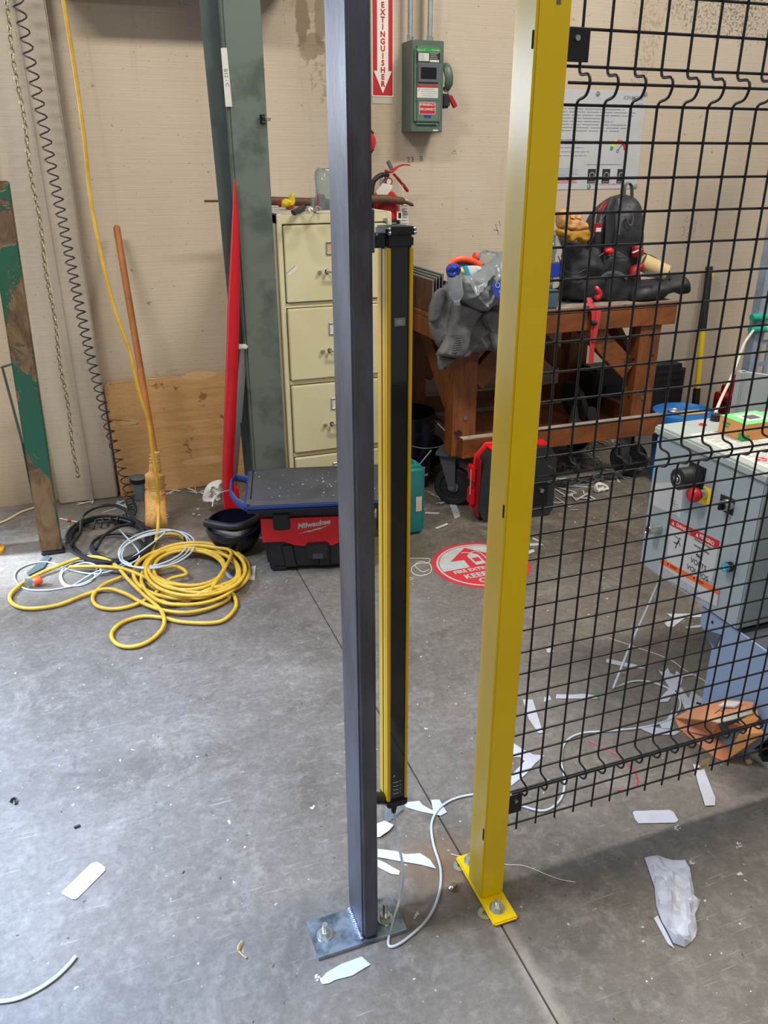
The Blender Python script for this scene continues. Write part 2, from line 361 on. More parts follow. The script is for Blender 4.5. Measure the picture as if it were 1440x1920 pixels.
def pdist(x, y, P):
    m = 1e9; n = len(P); q = Vector((x, y))
    for i in range(n):
        a = Vector(P[i]); b = Vector(P[(i+1) % n]); t = max(0, min(1, (q-a).dot(b-a)/max(1e-12, (b-a).length_squared)))
        m = min(m, (a+(b-a)*t-q).length)
    return m
def inflate(bm, pts, mx, front, back, fall, step, sm=3, namp=0, nscale=20, fold=None, nseed=0):
    """closed pillow body: outline pts in the (u,v) plane of mx, bulging +w by front and -w by back"""
    P = [tuple(p[:2]) for p in (smooth_path([Vector((a, b, 0)) for a, b in pts], sm, True) if sm else [Vector((a, b, 0)) for a, b in pts])]
    V = [Vector(p) for p in P]; n = len(V)
    x0, x1 = min(p[0] for p in P), max(p[0] for p in P); y0, y1 = min(p[1] for p in P), max(p[1] for p in P)
    y = y0; row = 0
    while y < y1:
        x = x0+(step/2 if row % 2 else 0)
        while x < x1:
            if pinside(x, y, P) and pdist(x, y, P) > step*.45: V.append(Vector((x, y)))
            x += step
        y += step*.87; row += 1
    vo, _, fo, _, _, _ = geometry.delaunay_2d_cdt(V, [(i, (i+1) % n) for i in range(n)], [], 1, 1e-5)
    F = []; B_ = []
    for v in vo:
        d = pdist(v.x, v.y, P); h = math.sqrt(max(0, 1-(1-min(1, d/fall))**2))
        if d < 1e-4: h = 0
        nz = noise.fractal(Vector((v.x*nscale+nseed, v.y*nscale, nseed*1.7)), .8, 2, 3)*namp if namp else 0
        if fold: nz += fold(v.x, v.y)
        a = bm.verts.new(mx @ Vector((v.x, v.y, h*front+nz*min(1, d/(fall*.4)))))
        F.append(a); B_.append(a if h == 0 else bm.verts.new(mx @ Vector((v.x, v.y, -h*back+nz*.3*min(1, d/fall)))))
    for f in fo:
        try: bm.faces.new([F[i] for i in f])
        except ValueError: pass
        if any(F[i] is not B_[i] for i in f):
            try: bm.faces.new([B_[i] for i in f][::-1])
            except ValueError: pass
    return bm
def vplane(px_pts, Y):   # outline on a vertical plane facing the camera side (-Y)
    return [(WL(a, b, Y).x, WL(a, b, Y).z) for a, b in px_pts], Matrix(((1, 0, 0, 0), (0, 0, -1, Y), (0, 1, 0, 0), (0, 0, 0, 1)))
TXT = []
def text(name, s, size, mx, m, parent, align='CENTER', ext=.0004, bold=0, spacing=1, shear=0, xs=1, line=1):
    cu = bpy.data.curves.new('t', 'FONT'); cu.body = s; cu.size = size; cu.align_x = align; cu.align_y = 'CENTER'
    cu.extrude = ext; cu.offset = bold; cu.space_character = spacing; cu.shear = shear; cu.resolution_u = 3; cu.space_line = line
    t = bpy.data.objects.new('t', cu); C.objects.link(t); TXT.append((t, name, mx @ Matrix.Diagonal((xs, 1, 1, 1)), m, parent))
def flush_text():
    dg = bpy.context.evaluated_depsgraph_get(); dg.update()
    for t, name, mx, m, parent in TXT:
        me = bpy.data.meshes.new_from_object(t.evaluated_get(dg)); me.materials.clear()
        bm = NB(); bm.from_mesh(me); bm.transform(mx); C.objects.unlink(t)
        if len(bm.verts): obj(name, bm, m, parent)
    TXT.clear()
def lines(bm, mx, x0, x1, y0, y1, n, th, seedv=0, ragged=.3, ext=.0004):
    rr = random.Random(seedv)
    for i in range(n):
        y = y0+(y1-y0)*(i/(n-1) if n > 1 else 0); x = x0
        xe = x1-(x1-x0)*rr.random()*ragged
        while x < xe:
            w = min(xe-x, (.10+.12*rr.random())*(x1-x0)); box(bm, x, x+w, y-th/2, y+th/2, 0, ext, mx=mx); x += w+.02*(x1-x0)
    return bm
def anchor(parent, x, y, z, h=.030, s=1.0):
    b = obj('anchor_bolt', cyl(NB(), (x, y, z), (x+.001, y, z+h), .0055*s, seg=14), 'zinc', parent, smooth=True)
    obj('nut', cyl(NB(), (x, y, z+.0025), (x, y, z+.0145), .0115*s, seg=6), 'zinc', b)
    obj('washer', cyl(NB(), (x, y, z), (x, y, z+.0025), .017*s, seg=24), 'zinc', b, smooth=True)
    return b

# ================================================================ SETTING
JX = .652; JW = .0022
bm = NB()
for x0, x1 in ((-6, JX-JW), (JX+JW, 8)):
    box(bm, x0, x1, -3, 4.2, -.08, 0)
bm_f = obj('floor', bm, 'floor', kind='structure')
obj('trim_1', box(NB(), JX-JW, JX+JW, -3, 4.2, -.08, -.006), 'groove', kind='structure')
WY = 3.92
wall = obj('wall_back', box(NB(), -.56, 5.2, WY, WY+.2, 0, 3.4), 'wall', kind='structure')
bm = NB(); box(bm, -.245, .022, WY-.07, WY+.01, 0, 3.4, .006)
obj('trim_2', bm, 'pier', kind='structure')
bm = NB(); box(bm, -.12, -.085, WY-.078, WY-.06, 0, 3.4, .006)
obj('trim_3', bm, 'pier', kind='structure')
obj('trim_4', box(NB(), .03, 1.0, 3.66, WY+.02, 2.19, 2.42, .005), 'colpaint2', kind='structure')  # unseen girt above the view, added to cast shade on the upper wall
# handwriting and pencil marks on the wall
def wallmx(px, py, Y=WY, rot=0): p = WL(px, py, Y); return frame((p.x, Y-.0006, p.z), (cos(rot), 0, sin(rot)), (-sin(rot), 0, cos(rot)))
text('handwriting', '23  B', .034, wallmx(778, 299, rot=.06), 'pencil', wall, spacing=1.2, ext=.0003)
bm = NB()
for q in range(5):
    p = WL(854+random.uniform(-4, 4), 284+random.uniform(-4, 4), WY); beam(bm, (p.x, WY-.0005, p.z), (p.x+random.uniform(-.012, .012), WY-.0005, p.z+random.uniform(-.012, .012)), .001, .002, (0, 1, 0))
for a, b in (((925, 430), (935, 432)), ((929, 420), (935, 440)), ((936, 414), (938, 424)), ((275, 568), (283, 566)), ((278, 568), (281, 572))):
    p, q = WL(*a, WY), WL(*b, WY); beam(bm, (p.x, WY-.0005, p.z), (q.x, WY-.0005, q.z), .001, .003, (0, 1, 0))
obj('scribble', bm, 'pencil', wall)

# steel column (tapered building frame column)
KY0 = 3.215
fl0, fr0, lt0, lb0 = WL(417, 0, KY0), WL(488, 0, KY0), WL(374, 0, KY0+.04), WL(458, 870, KY0+.04)
fl1, fr1 = WL(480, 878, KY0), WL(537, 878, KY0)
t = thing('steel_column', 'grey-green primed steel building column standing by the cream filing cabinet', 'column', ((fl1.x+fr1.x)/2, KY0+.03, 0))
fxa, fxb = (fl0.x+fl1.x)/2, (fr0.x+fr1.x)/2
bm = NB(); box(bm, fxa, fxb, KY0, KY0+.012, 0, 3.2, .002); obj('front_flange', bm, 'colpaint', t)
sl = (lt0.x-lb0.x)/(lt0.z-lb0.z)
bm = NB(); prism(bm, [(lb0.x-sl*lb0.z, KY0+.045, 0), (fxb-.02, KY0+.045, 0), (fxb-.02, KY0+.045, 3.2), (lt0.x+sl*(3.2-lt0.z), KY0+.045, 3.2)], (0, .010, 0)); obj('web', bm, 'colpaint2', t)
bm = NB(); box(bm, fxa-.010, fxa+.002, KY0+.006, KY0+.046, 0, 3.2, .003); obj('fillet_strip', bm, 'colpaint', t)
p0, p1 = WL(414, 90, KY0-.001), WL(424, 200, KY0-.001)
bm = NB(); prism(bm, [(p0.x, KY0-.001, p0.z), (p0.x+.021, KY0-.001, p0.z+.002), (p1.x+.022, KY0-.001, p1.z), (p1.x-.002, KY0-.001, p1.z)], (0, .0008, 0))
tag = obj('paper_tag', bm, 'offw', t, label='faded paper strip'); text('lettering', 'B12 - C', .018, frame((p0.x+.012, KY0-.0015, (p0.z+p1.z)/2), (.06, 0, -1), (1, 0, .06)), 'greyink', tag, ext=.0002)
# binder clip on the flange edge
p = WL(492, 224, KY0)
t = thing('binder_clip', 'small black binder clip with chrome handles on the column edge', 'clip', (p.x, KY0, p.z-.015))
bm = NB(); prism(bm, [(p.x-.012, KY0-.012, p.z-.016), (p.x-.012, KY0-.012, p.z+.016), (p.x+.010, KY0, p.z+.016), (p.x+.010, KY0, p.z-.016)], (0, .0015, 0)); box(bm, p.x-.003, p.x+.004, KY0-.011, KY0+.013, p.z-.016, p.z+.016); obj('clip_body', bm, 'black', t)
for s in (-1, 1):
    bm = NB(); tube(bm, [(p.x-.005, KY0-.014, p.z+s*.009), (p.x+.012, KY0-.012+.004*s, p.z+s*.007), (p.x+.03, KY0-.005+.004*s, p.z+s*-.004), (p.x+.012, KY0-.010+.004*s, p.z-s*.001)], .0012, 6, sm=4); obj('handle', bm, 'chrome', t, smooth=True)

# ================================================================ BARE STEEL POST
t = thing('steel_post', 'bare dark steel tube post bolted to the floor in front', 'post', (.377, 1.167, 0))
bm = NB(); box(bm, .3600, .3945, 1.118, 1.2175, .0105, 2.25, .0055, 3); obj('tube', bm, 'mill', t, smooth=30)
bm = NB(); box(bm, .261, .457, 1.112, 1.203, 0, .0105, .001, 1); pl = obj('base_plate', bm, 'plate', t)
bm = NB()
for k in range(16): ell(bm, (.3575+random.uniform(-.0008, .0008), 1.122+k*.0052, .0125), (.0055, .0042, .0042), 8)
obj('weld_bead', bm, 'weld', t, smooth=True)
q = FL(609, 1752, .012); anchor(t, q.x, q.y, .0105, .032); q = FL(722, 1722, .012); anchor(t, q.x, q.y, .0105, .045)

# ================================================================ YELLOW POST
t = thing('yellow_post', 'yellow powder-coated square fence post bolted to the floor', 'post', (.663, 1.155, 0))
bm = NB(); box(bm, .6365, .6915, 1.1245, 1.190, .0095, 2.25, .0035, 3); obj('tube', bm, 'yel', t, smooth=30)
bm = NB(); box(bm, .634, .692, 1.056, 1.252, .002, .0105, .003, 2); obj('base_plate', bm, 'yel', t, smooth=30)
q = FL(932, 1702, .012); anchor(t, q.x, q.y, .0105, .022); anchor(t, .663, 1.228, .0105, .022)
for y0, y1 in ((50, 95), (948, 978), (1548, 1572)):
    z0, z1 = WL(1000, y1, 1.125).z, WL(1000, y0, 1.125).z
    if y0 > 900: z0, z1 = WL(938, y1, 1.125).z, WL(938, y0, 1.125).z
    bm = NB(); tube(bm, [(.6366, 1.1315, z0+.003), (.6366, 1.1315, z1-.003)], [(.0008, .0032)], 10, flat=(1, 0, 0)); obj('slot', bm, 'dark', t)
zt = WL(1040, 8, 1.1245).z
bm = NB(); box(bm, .6655, .6725, 1.1240, 1.126, zt, zt+.05); obj('slot', bm, 'colpaint', t)
# washers poking out from under the plate
for i, (a, b) in enumerate(((905, 1718), (858, 1628))):
    q = FL(a, b); bm = NB(); lathe(bm, [(.006, 0), (.016, 0), (.016, .0018), (.006, .0018), (.006, 0)], (q.x+.008, q.y+.004, .0002), 24)
    obj('washer', bm, 'zinc', smooth=True, label=('steel shim washer under the near end of the yellow base plate', 'steel shim washer under the far end of the yellow base plate')[i], cat='washer')
q = FL(849, 1668); bm = NB(); tube(bm, [(q.x-.008, q.y-.002, .006), (q.x, q.y, .010), (q.x+.009, q.y+.006, .004)], .0058, 10, sm=4)
obj('anchor_stub', bm, 'chrome', smooth=True, label='cut-off shiny anchor stub in the floor left of the yellow post', cat='bolt')

# ================================================================ MESH FENCE PANEL
t = thing('fence_panel', 'black welded wire mesh guard panel right of the yellow post', 'fence', (1.2, 1.16, .16))
FX0, FX1, PZ = .700, 1.765, .0474
bumps = (1.605, .995, .281)
zs = [];
for a, b, n in ((1.629, .971+.048, 13), (.9697, .305, 14), (.257, .163, 2)):
    for k in range(n+0): zs.append(a+(b-a)*k/(n-1))
zs += [.210, 1.677, 1.724, 1.772, 1.819, 1.866, 1.913]
zs = sorted(set(round(z, 4) for z in zs))
for z in zs:
    o = obj('horizontal_wire', tube(NB(), [(FX0, 1.1625, z), (FX1, 1.1625, z)], .0022, 8), 'wire', t, smooth=True)
for z in bumps:
    obj('horizontal_wire', tube(NB(), [(FX0, 1.1335, z), (FX1, 1.1335, z)], .0022, 8), 'wire', t, smooth=True)
prof = [(0, .151)]
for zb in sorted(bumps):
    bp_ = [(0, -.038), (0, -.032), (-.0008, -.026), (-.0055, -.0205), (-.016, -.0185), (-.024, -.015), (-.0290, -.007), (-.0308, .001), (-.0285, .008), (-.0225, .0118), (-.013, .0122), (-.005, .0130), (-.0008, .0180), (0, .025), (0, .031)]
    prof += [(p.x, p.y+zb) for p in smooth_path([Vector((u, w, 0)) for u, w in bp_], 2)]
prof += [(0, 1.925)]
vw = None
for k in range(22):
    X = .732+.04845*k
    if vw is None:
        P = [Vector((X, 1.158+a, b)) for a, b in prof]
        vw = obj('vertical_wire', tube(NB(), P, .0022, 8), 'wire', t, smooth=50); x0w = X
    else:
        d = vw.copy(); C.objects.link(d); d.parent = t; d.location.x = X-x0w
for a, b in ((50, 116), (906, 950), (1492, 1524)):
    xx = {50: 1080, 906: 1010, 1492: 965}[a]
    z1, z0 = WL(xx, a, 1.15).z, WL(xx, b, 1.15).z
    bm = NB(); box(bm, .690, .7365 if a > 60 else .741, 1.150, 1.153, z0, z1, .0008, 1); box(bm, .6905, .694, 1.15, 1.178, z0, z1)
    k = obj('clamp_plate', bm, 'wire', t); bm = NB(); xs_ = .72 if a > 60 else .718; cyl(bm, (xs_, 1.150, z1-.014), (xs_, 1.1455, z1-.014), .004, seg=12); obj('screw', bm, 'steelw', k, smooth=True)
p = WL(1321, 1431, 1.155); bm = NB(); box(bm, p.x-.0135, p.x+.0135, 1.1535, 1.155, p.z-.017, p.z+.013, .001, 1)
k = obj('tag_plate', bm, 'beige', t, label='small beige label plate'); bm = NB(); mx = frame((p.x-.010, 1.1533, p.z-.01), (1, 0, 0), (0, 0, 1)); lines(bm, mx, 0, .02, 0, .006, 3, .0008, 3); obj('print', bm, 'greyink', k)

# ================================================================ LIGHT CURTAIN
t = thing('light_curtain', 'tall yellow and black light curtain bar hung behind the bare steel post', 'sensor', (.475, 1.245, .26))
X0, X1, Y0, Y1, Z0, Z1 = .4525, .4975, 1.220, 1.268, .262, 1.378
bm = NB(); box(bm, X0, X1, Y0+.008, Y1, Z0, Z1, .002); obj('rear_profile', bm, 'yelc', t, smooth=30)
for a, b in ((X0, X0+.0070), (X1-.0062, X1)):
    bm = NB(); box(bm, a, b, Y0, Y0+.009, Z0, Z1, .0012); obj('yellow_rail', bm, 'yelc', t, smooth=30)
bm = NB(); box(bm, X0-.0006, X0+.001, Y0+.022, Y0+.026, Z0, Z1); obj('side_groove', bm, 'brown', t)
bm = NB(); box(bm, X0+.007, X1-.0062, Y0+.005, Y0+.009, Z0, Z1); obj('window', bm, 'blackg', t)
bm = NB(); box(bm, X0, X1, Y0-.0015, Y1, Z1, Z1+.018, .003); box(bm, X0-.002, X1+.004, Y0-.003, Y1+.002, Z1+.0185, Z1+.031, .003); cap = obj('top_cap', bm, 'black', t, smooth=30)
for x in (X0+.003, X1):
    bm = NB(); ell(bm, (x, Y0-.004, Z1+.022), .0032, 10); ell(bm, (x, Y0-.003, Z1+.028), .003, 10); obj('screw', bm, 'chrome', cap, smooth=True)
bm = NB(); lathe(bm, [(0, 0), (.015, 0), (.017, .001), (.017, .0016), (0, .0016)], ((X0+X1)/2, (Y0+Y1)/2, Z1+.030), 24); obj('cap_disc', bm, 'slate', cap, smooth=True)
bm = NB(); box(bm, X0, X1+.001, Y0-.0005, Y1, Z0-.020, Z0, .003); obj('bottom_cap', bm, 'black', t, smooth=30)
mx = frame(((X0+X1)/2, Y0+.0048, Z0+.03), (1, 0, 0), (0, 0, 1))
bm = NB()
for i in range(4):
    box(bm, -.008, .004, -.016+.010*i, -.0145+.010*i, 0, .0004, mx=mx); box(bm, .007, .009, -.015+.010*i, -.013+.010*i, 0, .0004, mx=mx)
ell(bm, ((X0+X1)/2-.006, Y0+.0046, Z0+.062), (.002, .0006, .002), 8); obj('status_marks', bm, 'gcable', t)
p = WL(751, 604, Y0); bm = NB(); box(bm, p.x-.009, p.x+.010, Y0+.0044, Y0+.0048, p.z-.007, p.z+.006); lb = obj('label', bm, 'greyink', t)
mx = frame((p.x-.006, Y0+.0043, p.z-.003), (1, 0, 0), (0, 0, 1)); bm = NB(); lines(bm, mx, 0, .014, 0, .005, 3, .0007, 5); obj('print', bm, 'offw', lb)
# top bracket
bm = NB(); box(bm, .398, .4035, 1.205, 1.262, Z1-.012, Z1+.060, .001, 1); box(bm, .425, .4285, 1.208, 1.262, Z1-.005, Z1+.058, .001, 1); box(bm, .398, .428, 1.255, 1.262, Z1+.0, Z1+.055)
br = obj('top_bracket', bm, 'lgrey', t); bm = NB(); box(bm, .4295, .4535, 1.225, 1.255, Z1+.000, Z1+.022, .002); ell(bm, (.434, 1.22, Z1+.018), .005, 10); obj('bracket_block', bm, 'black', br, smooth=30)
bm = NB(); box(bm, .3945, .4, 1.205, 1.262, Z0-.01, Z0+.03, .001, 1); tube(bm, [(.398, 1.235, Z0+.012), (.425, 1.235, Z0+.008), (.455, 1.24, Z0-.006)], .013, 12, sm=3); box(bm, .404, .416, 1.208, 1.225, Z0-.05, Z0+.0, .001, 1); obj('bottom_bracket', bm, 'black', t, smooth=30)
xc, yc = WL(738, 1515, 1.24).x, 1.24
bm = NB(); cyl(bm, (xc, yc, Z0-.050), (xc, yc, Z0-.018), .0052, .0062, 14); cyl(bm, (xc, yc, Z0-.040), (xc, yc, Z0-.032), .0072, seg=14); obj('cable_gland', bm, 'black', t, smooth=30)
# grey cable hanging from the curtain, curling across the floor behind the fence
cb = [(xc, yc, Z0-.045), (xc+.002, yc-.02, .15), (xc+.006, yc-.045, .08)] + [FL(a, b, .0145 if (a < 750 and b < 1762 and b > 1650) else .0038) for a, b in
      [(748, 1690), (738, 1722), (728, 1764), (735, 1775), (760, 1762), (800, 1725), (822, 1680), (826, 1630), (812, 1580), (810, 1540), (830, 1510), (868, 1493), (920, 1490), (975, 1510), (1020, 1520), (1050, 1500), (1059, 1465), (1052, 1425), (1060, 1392), (1090, 1375), (1150, 1370), (1215, 1362), (1262, 1345), (1276, 1318), (1262, 1296), (1225, 1280), (1190, 1277), (1155, 1288)]]
bm = NB(); tube(bm, cb, .0031, 8, sm=6)
obj('grey_cable', bm, 'gcable', smooth=True, label='grey cable curling over the floor from the light curtain under the fence', cat='cable')
# thin grey cable dropping straight from the control cabinet
pA = XL(1241, 1075, 1.56); q = FL(1150, 1290, .004)
bm = NB(); tube(bm, [(pA.x, pA.y, .40), pA, (pA+(q-pA)*.33), (pA+(q-pA)*.66)+Vector((0, 0, .012)), q], .0036, 8, sm=5)
obj('drop_cable', bm, 'gcable', smooth=True, label='grey cable hanging straight from below the grey control cabinet to the floor', cat='cable')

# ================================================================ BACK WALL, LEFT SIDE
# plywood sheet leaning on the wall
t = thing('plywood_sheet', 'bare plywood sheet with football patches leaning low against the back wall', 'plywood', (.33, 3.86, 0))
P = [FL(228, 936).x, WL(203, 708, 3.895).x]
bl = (.036, 3.845, .003); br_ = (.72, 3.845, .003); tr = (.72, 3.895, .565); tl = (.030, 3.895, .562)
mid = [bl, br_, tr, (.40, 3.894, .560), (.048, 3.895, .556), (.036, 3.895, .548), (.031, 3.893, .53)]
bm = NB(); prism(bm, mid, (0, .012, .001)); obj('panel', bm, 'ply', t)
def plug(px, py, rx, rz):
    p = WL(px, py, 3.87); bm = NB(); yy = 3.845+.05*p.z/.56-.0008
    pts = []
    for k in range(24):
        a = 2*pi*k/24; x = p.x+rx*cos(a); z = p.z+rz*sin(a)*(abs(sin(a))**.35); pts.append((x, 3.845+.05*z/.56-.0008, z))
    prism(bm, pts, (0, .001, 0)); obj('football_patch', bm, 'plug', t)
plug(375, 706, .085, .022); plug(385, 862, .115, .022); plug(243, 792, .05, .014)
bm = NB()
for a, b in (((289, 700), (296, 699)), ((290, 704), (297, 704)), ((205, 786), (245, 789)), ((312, 700), (335, 694)), ((345, 703), (349, 704))):
    p, q = WL(*a, 3.88), WL(*b, 3.88); beam(bm, (p.x, 3.845+.05*p.z/.56-.001, p.z), (q.x, 3.845+.05*q.z/.56-.001, q.z), .0006, .003, (0, 1, 0))
obj('grain_split', bm, 'groove', t, kind='stuff')

# green chipped steel tube leaning at the far left
bm = NB()
a0 = FL(99, 1037); lo = Vector((-.274, 3.325, .012)); hi = Vector((-.232, 3.345, 1.445))
beam(bm, lo, hi, .045, .084, (1, 0, 0), .004)
bm.verts.ensure_lookup_table()
obj('green_steel_beam', bm, 'green', smooth=30, label='rusty steel beam with chipped green paint leaning at the left edge', cat='beam')
bm = NB(); box(bm, -.315, -.225, 3.29, 3.35, 0, .012, .004); obj('rubber_pad', bm, 'rubber', label='thin black pad under the foot of the chipped green beam', cat='pad')
q = FL(62, 1066); bm = NB(); prism(bm, [FL(88, 1042, .002), FL(96, 1046, .002), FL(82, 1066, .002), (FL(54, 1080, .002)), FL(50, 1076, .002)], (0, 0, .004)); obj('metal_wedge', bm, 'colpaint2', label='dark flat offcut on the floor at the foot of the green beam', cat='offcut')
# thin black rod frame far left
p0, p1, p2 = WL(-12, 690, 3.7), WL(4, 688, 3.7), WL(42, 830, 3.62)
bm = NB(); tube(bm, [p0+Vector((-.1, .0, .01)), p0, p1, p1+(p2-p1)*.5, p2, FL(66, 950, .004)], .0055, 8); tube(bm, [p1, p1+Vector((.045, .0, .01))], .005, 8)
obj('bent_rod', bm, 'colpaint2', smooth=True, label='thin bent dark rod behind the chipped green beam', cat='rod')
q = FL(-18, 1034); bm = NB(); lathe(bm, [(0, 0), (.068, 0), (.068, .012), (.055, .02), (.055, 1.1), (.045, 1.13), (0, 1.14)], (q.x-.012, q.y, 0), 32)
obj('yellow_bollard', bm, 'ycoll', smooth=True, label='yellow painted bollard just entering the left edge', cat='bollard')

# hanging chain
top = WL(0, -60, 3.79); bot = WL(146, 892, 3.76)
bm = NB(); n = 92; d = (bot-top)/n; ax = d.normalized()
for k in range(n):
    o_ = top+d*(k+.5)+Vector((.004*sin(k*.35), 0, 0)); s = Vector((cos(k*pi/2+.5), sin(k*pi/2+.5), 0)); s = (s-ax*s.dot(ax)).normalized()
    L = d.length*.66; w = .0074
    tube(bm, [o_+ax*L*cos(a)+s*w*sin(a) for a in [i*2*pi/10 for i in range(10)]], .0021, 5, closed=True)
ell(bm, bot, .010, 8)
obj('hanging_chain', bm, 'brass', smooth=True, label='thin brassy link chain hanging down the wall at the left', cat='chain')

# coiled black air line: hangs, then lies on the floor
ctrl = [(22, -70, 44), (33, 0, 40), (62, 140, 33), (92, 290, 28), (118, 420, 23), (140, 530, 21), (163, 640, 21), (188, 740, 22), (212, 830, 23), (230, 885, 20), (243, 930, 17)]
cp_ = smooth_path([Vector((a, b, cc)) for a, b, cc in ctrl], 40)
ph = 0; pts = []; prev = None
for q in cp_:
    if prev is not None:
        ph += (q-prev).xy.length/(q.z*.82)*2*pi
    prev = q
    pts.append((q, ph))
P = []; lastph = -9
dense = []
for (q0, a0_), (q1, a1_) in zip(pts, pts[1:]):
    m_ = max(1, int((a1_-a0_)/.6))
    for k in range(m_): dense.append((q0+(q1-q0)*k/m_, a0_+(a1_-a0_)*k/m_))
for q, a_ in dense:
    w = WL(q.x, q.y, 3.72); P.append(w+Vector((cos(a_)*.0205, sin(a_)*.0205, 0)))
fl_ = smooth_path([FL(243, 938, .026), FL(248, 958, .026), FL(235, 972, .024), FL(205, 977, .026), FL(170, 984, .024)], 22)
nfl = len(fl_); a_ = dense[-1][1]
for i, q in enumerate(fl_):
    tg = (fl_[min(i+1, nfl-1)]-fl_[max(0, i-1)]).normalized(); s = tg.cross(Vector((0, 0, 1))).normalized()
    seg_ = (fl_[min(i+1, nfl-1)]-q).length; m_ = 3
    for k in range(m_):
        P.append(q+tg*seg_*k/m_+(s*cos(a_)+Vector((0, 0, 1))*sin(a_))*.019); a_ += seg_/m_/.020*2*pi*.62
t = thing('coiled_air_line', 'black springy coiled air line hanging down the wall to the floor', 'hose', (FL(243, 950).x, FL(243, 950).y, 0))
obj('coil', tube(NB(), P, .0032, 6), 'coil', t, smooth=60)
e = P[-1]; bm = NB(); tube(bm, [e, FL(158, 986, .012), FL(140, 982, .010)], .0045, 8, sm=3); obj('fitting', bm, 'coil', t, smooth=True)

# black hose coil on the floor
def floor_loops(cx, cy, rx, ry, n, z0, z1, seed, j=.12, start=0, res=14, tilt=0):
    rr = random.Random(seed); out = []; ox = oy = 0; s_ = 1
    for i in range(int(n*res)):
        a = start+2*pi*i/res
        if i % res == 0: nx, ny, ns = rr.uniform(-j, j)*rx, rr.uniform(-j, j)*ry, rr.uniform(1-j, 1+j*.6)
        ox += (nx-ox)*.18; oy += (ny-oy)*.18; s_ += (ns-s_)*.18
        x, y = cos(a)*rx*s_, sin(a)*ry*s_
        z = z0+(z1-z0)*i/(n*res)+.004*sin(i*1.7+seed)
        out.append(FL(cx+ox+x+tilt*y, cy+oy+y, max(z0, z)))
    return out
pts = floor_loops(207, 1010, 78, 42, 6.4, .009, .040, 3, .09, 1.0)
pts += [FL(150, 1000, .05), FL(155, 968, .09), FL(185, 950, .13), FL(225, 950, .12), FL(262, 985, .06), FL(276, 1015, .02)]
pts += floor_loops(222, 1025, 52, 28, 1.6, .012, .03, 8, .08, 0)
bm = NB(); tube(bm, pts, .0072, 8, sm=4)
t = thing('black_hose', 'black rubber hose coiled on the floor beside the green beam', 'hose', (FL(207, 1012).x, FL(207, 1012).y, 0))
obj('hose_coil', bm, 'bhose', t, smooth=True)
bm = NB(); tube(bm, [FL(180, 1030, .03), FL(195, 1005, .05), FL(222, 988, .06), FL(250, 982, .055)], .007, 8, sm=5); tube(bm, [FL(238, 984, .058), FL(252, 981, .056)], .009, 8); obj('loose_end', bm, 'bhose', t, smooth=True)

# grey-blue cable tangle with red plug
pts = floor_loops(290, 1028, 60, 33, 3.5, .045, .062, 5, .16, 2.0, tilt=-.6)
pts += [FL(225, 1060, .03), FL(180, 1072, .012), FL(130, 1100, .004), FL(113, 1085, .004), FL(120, 1065, .004), (FL(150, 1052, .006)), FL(180, 1060, .006), FL(175, 1085, .005), FL(150, 1098, .004), FL(122, 1095, .004), FL(118, 1072, .006), FL(160, 1055, .03), FL(190, 1070, .02), FL(160, 1092, .006)]
pts += [FL(110, 1104, .004), FL(75, 1107, .004), FL(45, 1103, .004), FL(28, 1086, .004), FL(32, 1070, .004), FL(55, 1058, .004), FL(90, 1054, .004), FL(130, 1068, .005), FL(180, 1076, .01), FL(230, 1062, .03), FL(262, 1040, .04), FL(225, 994, .03)]
t = thing('grey_cable_tangle', 'thin pale grey cable tangled over the black hose coil', 'cable', (FL(250, 1050).x, FL(250, 1050).y, 0))
obj('cable', tube(NB(), pts, .0034, 7, sm=5), 'gcable', t, smooth=True)
pl = FL(68, 1094, .012); bm = NB(); lathe(bm, [(0, 0), (.017, .0), (.017, .022), (.012, .028), (.0, .03)], (0, 0, 0), 14, Matrix.Rotation(radians(75), 4, 'Y')); bm.transform(Matrix.Translation(pl+Vector((-.005, 0, .008)))); obj('plug', bm, 'orange', t, smooth=True, label='orange-red plug end')
bm = NB(); lathe(bm, [(0, 0), (.017, .0), (.014, .028), (.0, .03)], (0, 0, 0), 14, Matrix.Rotation(radians(-80), 4, 'Y')); bm.transform(Matrix.Translation(pl+Vector((-.012, 0, .008)))); obj('plug_cap', bm, 'clearb', t, smooth=True)

